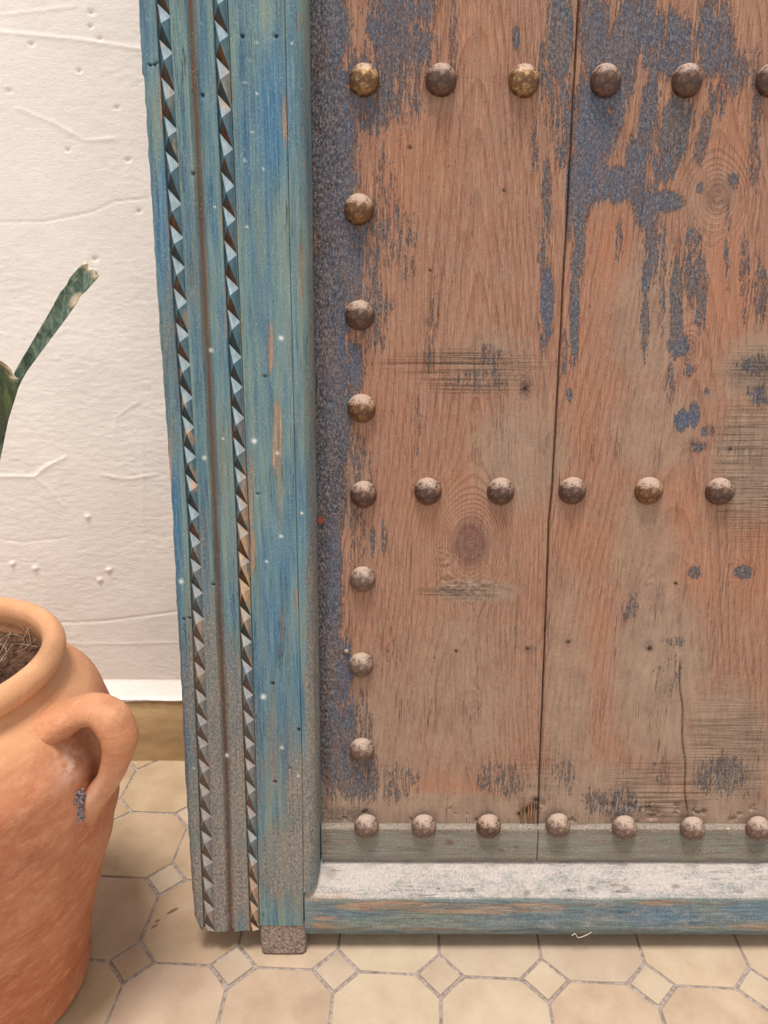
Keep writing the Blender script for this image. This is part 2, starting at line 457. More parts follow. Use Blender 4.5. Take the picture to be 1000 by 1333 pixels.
# wall: fine grid where the photo shows it, coarse beyond
xs = np.concatenate([strip(-2.6, -1.25, .1)[:-1], strip(-1.25, -.30, .0042)[:-1], strip(-.30, 3.0, .12)])
zsr = np.concatenate([strip(zl, 2.15, .0028)[:-1], strip(2.15, 3.2, .1)])
X, Z = np.meshgrid(xs, zsr)
d = (fbm(X*5, Z*5, 11, 3)-.5)*.004 + (fbm(X*70+Z*6, Z*90, 15, 4)-.5)*.0006
str_m = sstep(.42, .62, fbm(X*5, Z*6, 21, 3))
d += str_m*(fbm(X*70, Z*190, 18, 3)-.5)*.0009
ppx, ppy = pix(np.stack([X.ravel(), np.full(X.size, WALL_Y), Z.ravel()], 1))
ppx = ppx.reshape(X.shape); ppy = ppy.reshape(X.shape)
def seam(pts, width, depth, skew=0.0):
    """trowel ridge/crack along a measured polyline on the plaster: a step with soft side"""
    global d
    for (x0, y0), (x1, y1) in zip(pts[:-1], pts[1:]):
        L = math.hypot(x1-x0, y1-y0); tx, ty = (x1-x0)/L, (y1-y0)/L
        s_ = (ppx-x0)*tx+(ppy-y0)*ty; e = -(ppx-x0)*ty+(ppy-y0)*tx
        g = np.exp(-(e/width)**2)*sstep(-3, 3, s_)*sstep(-3, 3, L-s_)
        d = d + .42*depth*g + .4*skew*sstep(-2, 2, e)*np.exp(-np.maximum(e, 0)/14)*sstep(-6, 6, s_)*sstep(-6, 6, L-s_)
seam([(-60, 36), (40, 45), (110, 52), (185, 64)], 1.8, .0022, .0012)
seam([(20, 140), (70, 160), (110, 183), (150, 180)], 2.2, .0020)
seam([(-30, 290), (60, 288), (120, 276), (150, 262), (195, 258)], 1.2, -.0022)
seam([(-40, 619), (45, 620), (60, 607), (85, 595)], 2.0, .0030, .0018)
seam([(45, 620), (66, 638), (84, 660)], 2.0, .0020, .0012)
seam([(130, 618), (165, 624), (205, 618)], 2.0, .0022)
seam([(150, 570), (150, 545), (168, 530), (185, 522)], 1.8, .0018)
seam([(186, 560), (186, 700), (188, 790)], 1.6, .0016)
seam([(60, 812), (140, 808), (230, 796)], 1.6, -.0022)
seam([(90, 838), (160, 838), (232, 836)], 1.6, .0014)
seam([(-20, 700), (30, 706), (90, 700)], 1.6, -.0014)
seam([(0, 20), (50, 14), (100, 8)], 1.6, .0016)
for hx, hy, hr in ((119, 16, 2.5), (118, 34, 2), (130, 50, 2), (41, 57, 2.5), (103, 92, 2), (124, 337, 2.5), (12, 118, 2), (152, 140, 2), (88, 195, 2), (167, 208, 2), (181, 275, 2)):
    d -= .004*np.exp(-((ppx-hx)**2+(ppy-hy)**2)/(hr*hr))
for hx, hy in ((114, 673), (16, 734), (46, 740), (142, 742), (130, 755)):
    d += .004*np.exp(-((ppx-hx)**2+(ppy-hy)**2)/7)
d *= sstep(-1.25, -1.15, X)*sstep(-.30, -.34, X)*sstep(2.15, 2.1, Z)
G = np.stack([X, WALL_Y-d, Z], -1)
low = G[:1].copy()                                                      # plaster ledge down to the tiles
lx = low[0, :, 0]
e1 = low.copy(); e1[0, :, 1] = WALL_Y-.004; e1[0, :, 2] = zl-.004
e2 = low.copy(); e2[0, :, 1] = SK_Y+.007-.004*fbm(lx*30, lx*0, 3); e2[0, :, 2] = zs+.012+.004*(fbm(lx*22, lx*0+3, 5)-.5)
e3 = low.copy(); e3[0, :, 1] = SK_Y-.002-.003*fbm(lx*40, lx*0+1, 4); e3[0, :, 2] = zs+.004+.006*(fbm(lx*26, lx*0+9, 6)-.5)
e4 = low.copy(); e4[0, :, 1] = SK_Y-.001; e4[0, :, 2] = zs-.003+.008*(fbm(lx*18, lx*0+5, 8)-.5)
e5 = low.copy(); e5[0, :, 1] = WALL_Y+.05; e5[0, :, 2] = zs-.01
e6 = e5.copy(); e6[0, :, 2] = -.02
G = np.concatenate([e6, e5, e4, e3, e2, e1, G])
me = mesh('wall_back', G.reshape(-1, 3), grid_faces(*G.shape[:2]))
wall = tag(link('wall_back', me, M_plaster, sharp=50), kind='structure')

# skirting of glazed ochre tiles
M_skirt = mat_simple('ochre_glazed_tile', c8(160, 130, 92), c8(192, 162, 120), (9, 9, 30), .35, .3, .002, .4)
xs = strip(-2.6, 3.0, .02); zz = np.array([-.01, 0, .004, .03, .06, zs-.006, zs-.002])
yy = np.array([SK_Y, SK_Y, SK_Y, SK_Y+.001, SK_Y+.001, SK_Y, SK_Y+.003])
G = np.stack([np.broadcast_to(xs, (7, len(xs))), np.broadcast_to(yy[:, None], (7, len(xs)))-.0015*fbm(xs*14, xs*0, 31)[None, :], np.broadcast_to(zz[:, None], (7, len(xs)))], -1)
V, F = slab(G, WALL_Y+.02)
me = fixn(mesh('baseboard', V, F))
tag(link('baseboard_back', me, M_skirt, sharp=50), kind='structure')

# floor: mortar bed + octagon and square tiles laid one by one
M_grout = mat_simple('floor_mortar', c8(116, 102, 94), c8(176, 162, 154), (120, 120, 120), .95, 1.0, .004)
xs = strip(-2.4, 2.6, .05); ys = strip(-.6, 1.56, .04)
X, Y = np.meshgrid(xs, ys); Z = -.0025+.0015*(fbm(X*40, Y*40, 5)-.5)
G = np.stack([X, Y, Z], -1)
floor = tag(link('floor', mesh('floor', G.reshape(-1, 3), grid_faces(*G.shape[:2])), M_grout, sharp=60), kind='structure')
FY, TS, OX, OY = -0.04556936, 0.15630140*CAM_H, -0.38360673*CAM_H, 0.81040416*CAM_H
cf, sf = math.cos(FY), math.sin(FY)
def lat(i, j): return (OX+TS*(cf*i-sf*j), OY+TS*(sf*i+cf*j))
def tile_mesh(name, pts, seed):
    rr = random.Random(seed)
    n = len(pts); V = []; out = []
    for k in range(n):                                                  # hand-cut edges: a bowed mid point on each
        a = np.array(pts[k]); b = np.array(pts[(k+1) % n])
        out.append(a*(1+rr.uniform(-.018, .006)))
        out.append((a+b)/2*(1+rr.uniform(-.006, .006)))
    m_ = len(out)
    for sc, z in ((1.0, -.006), (1.0, -.0012), (.985, 0.0)):
        for q in out: V.append((q[0]*sc, q[1]*sc, z))
    V.append((0, 0, .0004))
    F = []
    for r_ in range(2):
        for k in range(m_): F.append([r_*m_+k, r_*m_+(k+1) % m_, (r_+1)*m_+(k+1) % m_, (r_+1)*m_+k])
    for k in range(m_): F.append([2*m_+k, 2*m_+(k+1) % m_, 3*m_])
    me = mesh(name, V, F); me.shade_smooth(); me.set_sharp_from_angle(angle=R(25)); return me
h = TS/2; cdg = TS*.222; g = .0021
octp = [(-h+cdg+g, -h+g), (h-cdg-g, -h+g), (h-g, -h+cdg+g), (h-g, h-cdg-g), (h-cdg-g, h-g), (-h+cdg+g, h-g), (-h+g, h-cdg-g), (-h+g, -h+cdg+g)]
sqp = [(0, -cdg+2*g), (cdg-2*g, 0), (0, cdg-2*g), (-cdg+2*g, 0)]
T_peach = mat_tile('peach_tile', c8(158, 135, 114), c8(170, 148, 126), c8(178, 158, 136))
T_cream = mat_tile('cream_tile', c8(160, 140, 120), c8(170, 151, 130), c8(178, 160, 139))
T_ochre = mat_tile('ochre_tile', c8(148, 124, 100), c8(161, 138, 112), c8(170, 148, 124))
omesh = {}; smesh = {}
for mi, m_ in enumerate((T_peach, T_cream, T_ochre)):
    for v_ in range(4):
        me = tile_mesh('octagonal_tile', octp, 10*mi+v_); me.materials.append(m_); omesh[mi, v_] = me
        me = tile_mesh('square_tile', sqp, 50+10*mi+v_); me.materials.append(m_); smesh[mi, v_] = me
rt = random.Random(9)
for i in range(-5, 8):
    for j in range(-5, 5):
        x, y = lat(i+.5, j+.5)
        if y < 1.47+.06 and y > -.3 and -1.5 < x < 1.3:
            mi = 2 if (i <= 0 and j in (0, 1)) or (i <= -1) else (0 if rt.random() < .7 else 1)
            if (i, j) == (0, 2): mi = 0
            o = bpy.data.objects.new('octagonal_tile', omesh[mi, rt.randrange(4)]); COL.objects.link(o)
            o.parent = floor; o.location = (x, y, rt.uniform(-.0006, .0006))
            o.rotation_euler = (rt.uniform(-.003, .003), rt.uniform(-.003, .003), FY+math.pi/2*rt.randrange(4)+rt.uniform(-.004, .004))
        x, y = lat(i, j)
        if y < 1.47+.02 and y > -.3 and -1.5 < x < 1.3:
            mi = 2 if i < 0 else (1 if rt.random() < .7 else 0)
            if (i, j) == (0, 1): mi = 1
            if (i, j) == (0, 0): mi = 2
            o = bpy.data.objects.new('square_tile', smesh[mi, rt.randrange(4)]); COL.objects.link(o)
            o.parent = floor; o.location = (x, y, rt.uniform(-.0006, .0008))
            o.rotation_euler = (rt.uniform(-.004, .004), rt.uniform(-.004, .004), FY+math.pi/2*rt.randrange(4)+rt.uniform(-.02, .02))

# ================================================================== THE DOOR
door = tag(empty('wooden_door', tuple(DQ), (-LEAN, 0, 0)),
           'old studded plank door with a carved blue frame leaning on the plaster wall', 'door', kind='thing')
M_plank = mat_plank()
M_blue = mat_blue('worn_blue_paint')
M_blueh = mat_blue('worn_blue_paint_sill', True, ((74, 90, 98), (94, 108, 112), (112, 118, 112), (136, 128, 114)), ((172, 160, 152), (200, 188, 180)), .9)
VTOP = 2.05

PAINT = [  # x, y, rx, ry, strength(, lean) on the planks
 (425, 40, 34, 60, .95), (505, 35, 32, 84, .74), (545, 24, 24, 80, .7), (480, 120, 44, 60, .74), (530, 120, 24, 60, .52), (478, 320, 20, 60, .62), (500, 300, 34, 60, .5), (487, 410, 26, 60, .5), (430, 200, 36, 160, .95),
 (455, 330, 24, 90, .8), (492, 90, 20, 70, .62), (560, 60, 12, 60, .5), (500, 250, 16, 70, .46), (530, 320, 14, 60, .42), (425, 420, 34, 120, .95),
 (478, 400, 26, 40, .6), (430, 540, 30, 110, .95), (455, 480, 20, 45, .85), (428, 640, 24, 70, .95), (470, 620, 18, 60, .5),
 (425, 760, 22, 110, .95), (434, 720, 12, 60, .9), (430, 880, 20, 80, .9), (452, 870, 8, 50, .85), (440, 960, 28, 80, .85),
 (470, 1010, 26, 40, .72), (520, 1020, 30, 30, .5), (650, 1015, 40, 25, .48), (470, 960, 20, 60, .5), (465, 700, 14, 70, .45), (485, 705, 4, 22, .8), (500, 700, 6, 30, .5),
 (590, 60, 8, 80, .45), (672, 50, 6, 20, .8), (730, 45, 20, 75, .85), (712, 90, 14, 50, .6), (735, 160, 14, 70, .68), (742, 250, 7, 60, .8),
 (712, 255, 7, 60, .66), (697, 190, 6, 50, .55), (712, 395, 9, 55, .95), (707, 440, 7, 30, .7), (706, 330, 6, 40, .62), (726, 120, 22, 90, .52),
 (775, 40, 22, 70, .8), (770, 170, 24, 80, .95), (800, 110, 26, 110, .85, -.15), (830, 30, 30, 50, .82), (870, 60, 40, 50, .8), (930, 50, 30, 60, .75),
 (955, 90, 22, 40, .72), (846, 130, 12, 70, .82, -.2), (880, 170, 24, 55, .8, -.15), (842, 170, 14, 60, .7, -.15), (770, 235, 26, 34, .95), (800, 240, 34, 26, .92), (752, 250, 16, 60, .9),
 (828, 215, 16, 40, .9), (865, 215, 18, 26, .8), (868, 262, 24, 16, .85), (840, 270, 20, 30, .8), (755, 310, 7, 50, .85), (748, 400, 7, 90, .85), (806, 310, 5, 36, .6), (742, 515, 4, 10, .9), (735, 460, 5, 40, .6),
 (848, 300, 12, 90, .66), (840, 400, 7, 90, .62), (862, 360, 9, 100, .5), (880, 400, 10, 90, .72), (900, 340, 14, 60, .66), (912, 380, 10, 60, .66),
 (884, 450, 15, 18, .85), (895, 478, 9, 16, .6), (873, 500, 7, 30, .55), (888, 548, 11, 15, 1.0), (903, 540, 8, 18, .95), (918, 562, 6, 8, .8),
 (915, 180, 9, 40, .7, -.2), (935, 130, 14, 30, .66), (982, 200, 8, 60, .6), (986, 110, 8, 60, .6), (970, 360, 8, 60, .66), (990, 380, 10, 50, .55), (920, 510, 4, 6, .8),
 (985, 475, 30, 14, .66), (990, 515, 22, 14, .7), (955, 235, 8, 14, .7), (912, 245, 6, 8, .7), (947, 320, 6, 60, .5), (925, 560, 7, 9, .7), (910, 582, 12, 7, .7),
 (640, 470, 18, 30, .52), (625, 495, 50, 14, .42), (560, 440, 10, 60, .4), (545, 560, 7, 60, .42), (968, 745, 13, 9, .85), (905, 745, 9, 9, .8), (817, 790, 14, 20, .5), (880, 835, 16, 8, .5),
 (940, 1010, 40, 30, .58), (800, 1045, 50, 22, .55), (860, 1005, 14, 20, .4), (735, 1010, 20, 30, .42), (510, 850, 12, 20, .42), (870, 880, 20, 30, .36)]
BLUE = [(455, 450, 18, 60, .8), (888, 548, 12, 16, 1), (903, 540, 9, 18, 1), (770, 170, 30, 90, .55), (500, 30, 60, 60, .5), (452, 870, 10, 60, .8), (434, 740, 12, 60, .7), (790, 240, 60, 40, .5), (712, 400, 10, 50, .7), (848, 300, 20, 120, .5), (850, 60, 100, 90, .35), (455, 330, 30, 110, .4), (425, 300, 30, 320, .25), (465, 130, 30, 60, .6), (990, 515, 30, 15, .6)]
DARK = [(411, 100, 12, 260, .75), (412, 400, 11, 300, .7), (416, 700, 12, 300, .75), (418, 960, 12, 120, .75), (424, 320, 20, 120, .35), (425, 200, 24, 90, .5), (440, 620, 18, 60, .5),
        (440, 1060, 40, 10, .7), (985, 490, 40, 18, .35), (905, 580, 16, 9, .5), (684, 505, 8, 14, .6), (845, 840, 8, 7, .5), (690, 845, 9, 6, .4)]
DUST = [(980, 600, 50, 70, .75), (1000, 480, 60, 50, .7), (860, 880, 60, 120, .6), (940, 980, 60, 80, .7), (600, 900, 80, 110, .3), (780, 1040, 110, 40, .75), (560, 1060, 160, 26, .8), (900, 1060, 120, 24, .85),
        (640, 470, 60, 40, .4), (680, 590, 60, 70, .55), (620, 770, 50, 14, .7), (850, 560, 60, 70, .45), (840, 420, 50, 100, .5), (740, 900, 30, 150, .4), (500, 960, 60, 90, .35), (930, 250, 40, 50, .3), (840, 720, 40, 100, .45), (440, 600, 50, 60, .3), (470, 1045, 60, 30, .6)]
RED = [(800, 340, 22, 70, .8), (540, 220, 60, 60, .45), (575, 1030, 50, 22, .6), (892, 1020, 7, 60, .9), (895, 950, 5, 60, .5), (760, 710, 36, 40, .5), (950, 380, 30, 80, .6), (545, 620, 60, 70, .25), (760, 300, 14, 60, .5), (880, 660, 30, 50, .4), (910, 750, 30, 40, .55), (980, 740, 30, 60, .5), (775, 500, 40, 130, .35), (760, 830, 40, 60, .3), (945, 200, 36, 120, .4), (600, 40, 60, 50, .3), (500, 570, 36, 100, .2)]
SCR = [(610, 474, 90, 18, .9), (620, 490, 60, 24, .8), (980, 610, 46, 90, .9), (860, 1030, 70, 40, .8), (950, 970, 50, 70, .75), (990, 480, 40, 30, .6), (600, 770, 50, 10, .7), (700, 1010, 40, 40, .3)]
KNOTS = [(612, 705, 26, 34, 1.0), (935, 255, 22, 24, .9), (683, 505, 6, 9, .9), (903, 745, 7, 7, .7), (967, 745, 10, 8, .8), (535, 705-90, 3, 3, .2), (897, 450, 12, 16, .5), (740, 838, 4, 5, .5), (618, 912, 8, 14, .5), (520, 1010, 3, 4, .3), (844, 770, 9, 14, .4)]
PITS = [(683, 507, 3.0), (534, 192, 2.5), (656, 248, 2), (740, 836, 2.5), (687, 845, 2.5), (594, 848, 2.2), (846, 845, 3.5), (880, 760, 2.5), (679, 639, 0.1), (695, 1052, 7), (686, 1056, 6), (698, 1042, 4), (676, 1060, 3), (560, 352, 1.8), (951, 585, 2)]

def plank(edgeL, edgeR, name, uc, grain_e, seed, hidden=False):
    """edgeL / edgeR: functions v -> u"""
    v0 = to_door(700, 1100, 0)[1]; vt = to_door(700, -12, 0)[1]
    vv = np.concatenate([strip(v0, vt, .0021)[:-1], strip(vt, VTOP, .05)])
    uL, uR = edgeL(vv), edgeR(vv)
    n = int((uR.max()-uL.min())/.0021)+2 if not hidden else 60
    t = np.linspace(0, 1, n)
    Ug = uL[:, None]+(uR-uL)[:, None]*t[None, :]
    Vg = np.broadcast_to(vv[:, None], Ug.shape).copy()
    L = np.stack([Ug.ravel(), np.zeros(Ug.size), Vg.ravel()], 1)
    px, py = pix(door_world(L)); px = px.reshape(Ug.shape); py = py.reshape(Ug.shape)
    # year rings: nested arches about uc, bent round the knots
    du = Ug-uc-.012*np.sin(Vg*5+seed)
    phs = (Vg*1.0 + (8.0)*np.sqrt(du**2+grain_e**2))/.092
    phs = phs + 4.5*(fbm(Ug*7, Vg*1.5, seed+60, 3)-.5)+.5*(fbm(Ug*50, Vg*6, seed+62, 2)-.5)
    kn = np.zeros_like(Ug)
    for kx, ky, rx, ry, s_ in KNOTS:
        dd = np.sqrt(((px-kx)/rx)**2+((py-ky)/ry)**2)
        f = np.exp(-(dd/(1.9 if rx > 15 else 1.3))**2)*s_*(1.0 if rx > 23 else .4)
        dd = dd*(1+.25*(vnoise(Ug*60, Vg*30, 77)-.5))
        phs = phs*(1-np.clip(f*1.3, 0, 1))+np.clip(f*1.3, 0, 1)*(dd*(2.6 if rx > 15 else 1.2)+.5*phs*0)
        kn = np.maximum(kn, s_*np.clip((1.15-dd)/.5, 0, 1))
    pt = blobs(px, py, PAINT)
    pt = pt + .10*(fbm(Ug*60, Vg*14, seed+3)-.5)
    dk = blobs(px, py, DARK); du_ = blobs(px, py, DUST)+.12+.18*sstep(500, 1080, py)
    rd = blobs(px, py, RED); sc = blobs(px, py, SCR); bl = blobs(px, py, BLUE)
    # long score line across the left plank
    yl = 474+.6*np.sin(px*.03)
    line = np.exp(-((py-yl)/1.3)**2)*sstep(480, 510, px)*sstep(692, 650, px)
    pit = np.zeros_like(Ug)
    for a, b, r_ in PITS: pit = np.maximum(pit, np.exp(-((px-a)**2+((py-b))**2)/(r_*r_)))
    # thin split in the right plank
    xc = 884+.05*(py-850)+1.2*np.sin(py*.09)
    split = np.exp(-((px-xc)/1.3)**2)*sstep(850, 870, py)*sstep(1068, 1050, py)
    split2 = np.exp(-((px-563-.5*np.sin(py*.05))/1.0)**2)*sstep(0, 5, py)*0
    hair = np.exp(-((py-100.5)/.9)**2)*sstep(490, 500, px)*.35
    pit = np.clip(pit+line*.3+split*.8+hair*.6, 0, 1)
    # relief
    hgt = .0012*(fbm(Ug*25, Vg*5, seed)-.5)+.0006*(fbm(Ug*260, Vg*22, seed+5)-.5)
    hgt -= .0012*line+.0035*np.clip(pit-.3, 0, 1)
    hgt += kn*.0008-.0006*np.sin(phs*6.28)*.25
    ringk = np.abs(np.sqrt(((px-612)/46)**2+((py-735)/46)**2)-1)
    rough_z = np.exp(-((px-612)/44)**2-((py-764)/14)**2)+np.exp(-((px-578)/9)**2-((py-735)/24)**2)
    hgt += rough_z*.0055*(fbm(Ug*190, Vg*260, seed+9, 3)-.5)
    hgt += blobs(px, py, [(425, 300, 26, 320, 1), (425, 800, 20, 280, 1), (905, 580, 16, 8, .8), (600, 765, 50, 12, .7)])*.0032*(fbm(Ug*180, Vg*120, seed+12, 3)-.5)
    hgt += sc*.0010*(fbm(Ug*6, Vg*420, seed+14, 3)-.5)
    e = np.minimum(Ug-uL[:, None], uR[:, None]-Ug)
    hgt -= .0018*np.exp(-(e/.0015)**2)
    hgt -= .0055*sstep(.62, .8, fbm(Ug*60, Vg*60, seed+33))*sstep(1035, 1060, py)*sstep(1075, 1062, py)
    G = np.stack([Ug, -hgt, Vg], -1)
    V, F = slab(G, .045)
    nb = len(V)-Ug.size
    at = {}
    for k, a in dict(phase=phs, knot=kn, paint=pt, dark=dk, dust=du_, red=rd, scratch=sc, blue=bl, pit=pit).items():
        at[k] = np.concatenate([a.ravel(), np.zeros(nb)])
    me = mesh(name, V, F, at)
    return link(name, me, M_plank, door, sharp=60)

def edge(pts, w=0.0):
    uv = [to_door(x, y, w) for x, y in pts]; uv.sort(key=lambda q: q[1])
    us = np.array([q[0] for q in uv]); vv_ = np.array([q[1] for q in uv])
    s_ = (us[-1]-us[-2])/(vv_[-1]-vv_[-2]); s0 = (us[1]-us[0])/(vv_[1]-vv_[0])
    def f(v):
        v = np.asarray(v, float)
        r_ = np.interp(v, vv_, us)
        r_ = np.where(v > vv_[-1], us[-1]+s_*(v-vv_[-1]), r_)
        return np.where(v < vv_[0], us[0]+s0*(v-vv_[0]), r_)
    return f
g_pts = [(752.8, 18), (736.6, 324), (734.8, 340), (720, 628), (715, 680), (701.7, 1040), (700.5, 1075)]
gap = edge(g_pts)
wob = lambda v: .0003*np.sin(np.asarray(v)*13)+.00015*np.sin(np.asarray(v)*71)
left_e = edge([(395, 0), (405, 600), (410, 1100)])
plank(left_e, lambda v: gap(v)-.0014+wob(v), 'plank', to_door(612, 600)[0], .02, 3)
RIGHT_U = to_door(1290, 600)[0]
plank(lambda v: gap(v)+.0016+wob(v), lambda v: np.full_like(np.asarray(v, float), to_door(1075, 600)[0]), 'plank', to_door(930, 250)[0], .045, 8)
r_e = to_door(1075, 600)[0]+.003
plank(lambda v: np.full_like(np.asarray(v, float), r_e), lambda v: np.full_like(np.asarray(v, float), RIGHT_U), 'plank', to_door(1200, 250)[0], .045, 14, hidden=True)
# cross ledgers and board behind the planks, near black to paint the gap's shade
M_old = mat_simple('gap_shade_wood', c8(16, 11, 10), c8(34, 25, 21), (200, 40, 12))
def box_mesh(name, x0, x1, y0, y1, z0, z1, bev=.003):
    bm = bmesh.new()
    vs_ = [bm.verts.new((x, y, z)) for x in (x0, x1) for y in (y0, y1) for z in (z0, z1)]
    for f in ((0, 1, 3, 2), (4, 6, 7, 5), (0, 4, 5, 1), (2, 3, 7, 6), (0, 2, 6, 4), (1, 5, 7, 3)): bm.faces.new([vs_[k] for k in f])
    bmesh.ops.recalc_face_normals(bm, faces=bm.faces)
    if bev: bmesh.ops.bevel(bm, geom=list(bm.edges), offset=bev, segments=2, affect='EDGES')
    me = bpy.data.meshes.new(name); bm.to_mesh(me); bm.free(); return me
link('back_ledger', box_mesh('back_ledger', to_door(400, 600)[0], RIGHT_U, .0455, .085, .1, .26), M_old, door, 30)
link('back_ledger', box_mesh('back_ledger', to_door(400, 600)[0], RIGHT_U, .0455, .085, 1.5, 1.66), M_old, door, 30)
link('backing_board', box_mesh('backing_board', to_door(400, 600)[0], RIGHT_U, .0452, .052, .265, 1.495), M_old, door, 30)

# ---- studs
brass = mat_stud('polished_brass', c8(60, 42, 34), c8(128, 94, 62), c8(206, 170, 120), .6, .36, .42)
brassd = mat_stud('tarnished_brass', c8(62, 44, 36), c8(116, 82, 54), c8(168, 128, 84), .5, .42, .26)
iron = mat_stud('brown_iron', c8(52, 36, 30), c8(88, 62, 50), c8(132, 100, 82), .3, .42, .36)
rust = mat_stud('dusty_iron', c8(70, 52, 46), c8(106, 82, 70), c8(148, 122, 104), .1, .6, .42, c8(176, 154, 138))
stud_me = {}
def stud_mesh(m_, seed):
    rr = np.random.RandomState(seed)
    nt, nr_ = 28, 10
    V = []
    for i in range(nr_+1):
        a = math.pi/2*i/nr_
        for j in range(nt):
            t = 2*math.pi*j/nt
            r_ = math.cos(a)*(1+.012*math.sin(2*t+seed)+.008*math.sin(3*t+seed*2))
            V.append((r_*math.cos(t), -(.86*math.sin(a))-.02, r_*math.sin(t)))
    V = np.array(V)
    V += (rr.rand(*V.shape)-.5)*.012
    V[-nt:] = V[-nt:].mean(0)
    base = V[:nt].copy(); base[:, 1] = .12; V = np.concatenate([base, V])
    F = []
    for i in range(nr_+1):
        for j in range(nt): F.append([i*nt+j, i*nt+(j+1) % nt, (i+1)*nt+(j+1) % nt, (i+1)*nt+j])
    me = fixn(mesh('stud', V, F)); bm = bmesh.new(); bm.from_mesh(me)
    bmesh.ops.remove_doubles(bm, verts=bm.verts, dist=.0005); bm.to_mesh(me); bm.free()
    me.materials.append(m_); me.shade_smooth(); return me
STUDS = [(474, 101, 20.5, brass), (575, 101, 20.5, iron), (684, 102, 20.5, brass), (791, 102, 20.5, iron), (898, 102, 20.5, iron), (1009, 101, 20.5, iron),
 (467, 271, 20, brassd), (468, 410, 19.5, iron), (470.5, 532, 19, brassd), (473, 645, 18, iron), (472, 756, 17.2, rust), (470, 868, 16.8, rust), (471, 979, 16.5, rust),
 (557.5, 641, 18.3, iron), (653, 641, 18.3, iron), (747, 640, 18.3, iron), (847, 640, 18.5, brassd), (940, 641, 18.5, iron),
 (477, 1079, 16.2, rust), (552, 1079, 16.2, rust), (637, 1079, 16.2, iron), (728, 1078, 16.2, rust), (815, 1081, 16.2, rust), (904, 1082, 16.2, rust), (990, 1082, 16.2, rust)]
for k, (x, y, r_, m_) in enumerate(STUDS):
    wb = .0125 if y > 1060 else .0
    rw = .86*r_/820*.5
    u_, v_ = to_door(x, y, wb+rw)                                       # the eye sees the middle of the dome
    ua, _ = to_door(x-r_, y, wb); ub, _ = to_door(x+r_, y, wb)
    key = (m_.name, k % 5)
    if key not in stud_me: stud_me[key] = stud_mesh(m_, k+1)
    o = bpy.data.objects.new('stud', stud_me[key]); COL.objects.link(o); o.parent = door
    o.location = (u_, -wb, v_); sc_ = (ub-ua)/2*.99
    o.scale = (sc_, sc_, sc_); o.rotation_euler = (R(random.uniform(-3, 3)), 0, R(random.uniform(-3, 3)))
    if m_ is brass: o['label'] = 'shiny brass dome stud'
    if m_ is brassd: o['label'] = 'tarnished brass dome stud'
# two small iron nail heads
for x, y, r_ in ((451, 849, 4.2), (415, 676, 0.0)):
    if r_:
        u_, v_ = to_door(x, y); o = bpy.data.objects.new('nail_head', stud_me[('dusty_iron', 0)] if ('dusty_iron', 0) in stud_me else list(stud_me.values())[0])
        COL.objects.link(o); o.parent = door; o.location = (u_, 0, v_); o.scale = (r_/830,)*3

# ---- stile: measured lines, each (y -> x) on the front face
YK = [0, 340, 680, 1020, 1213]
WF = .05
def line(xs_, w=WF): return edge(list(zip(xs_, YK)), w)
f_left = line([178, 198, 222, 239, 250.5]); f_ch = line([184, 205, 228, 245, 257])
f_b1L = line([202, 221.5, 244, 257.5, 265]); f_b1R = line([220, 239.5, 259.5, 273, 280])
f_g = line([247.7, 265, 281, 295.5, 300.5])
f_b2L = line([276, 291.5, 307, 318.5, 325]); f_b2R = line([295, 308.5, 323, 332.5, 337])
f_crk = line([371, 378, 386.5, 394, 395.5]); f_bev = line([384, 391, 397.5, 403.5, 406]); f_in = edge(list(zip([401, 405.5, 411, 416, 417], YK)), .018)
BARE = [(352, 450, 5, 40, .95), (361, 570, 8, 60, .95), (365, 640, 4, 60, .6), (326, 640, 5, 60, .9), (327, 720, 6, 40, .95), (392, 350, 4, 50, .85), (395, 460, 5, 90, .5), (300, 130, 3, 25, .8),
        (326, 190, 3, 30, .5), (372, 150, 6, 50, .7), (325, 210, 5, 30, .4), (390, 30, 4, 20, .8), (355, 920, 5, 60, .6), (366, 830, 4, 50, .6), (358, 990, 5, 50, .6), (396, 860, 5, 60, .55),
        (209, 130, 3, 50, .8), (252, 1200, 8, 16, .7), (328, 1180, 6, 30, .6), (340, 1050, 8, 60, .3), (386, 780, 3, 20, .9), (222, 600, 3, 60, .8), (228, 690, 3, 40, .5), (232, 860, 3, 60, .4), (240, 1000, 3, 60, .6), (360, 280, 8, 50, .35), (345, 250, 6, 60, .3), (375, 1130, 14, 30, .25), (395, 1100, 12, 70, .4)]
SBLUE = [(355, 150, 22, 100, .95), (345, 210, 14, 70, .6), (215, 260, 10, 70, .8), (190, 50, 12, 50, .4), (210, 330, 10, 60, .6), (228, 780, 10, 180, .6), (360, 760, 20, 100, .5), (345, 850, 16, 90, .35), (300, 400, 10, 90, .4), (350, 330, 30, 60, .1), (224, 660, 9, 60, .8), (240, 900, 8, 80, .8), (285, 500, 12, 60, .35), (378, 900, 16, 100, .35), (315, 200, 14, 90, .35), (390, 700, 8, 100, .5), (372, 470, 14, 80, .25), (270, 300, 12, 80, .3), (310, 760, 8, 60, .5)]
SDUST = [(290, 1000, 50, 160, .62), (285, 1150, 50, 80, .72), (365, 1120, 34, 60, .52), (260, 780, 20, 120, .38), (390, 1080, 24, 110, .62), (225, 460, 16, 160, .3), (270, 900, 40, 120, .52), (345, 520, 30, 80, .15), (255, 330, 16, 120, .28), (408, 900, 10, 300, .62), (407, 500, 8, 300, .5), (398, 150, 6, 200, .4), (330, 420, 16, 90, .15), (365, 990, 34, 80, .28), (300, 640, 30, 120, .25), (240, 560, 18, 60, .2)]
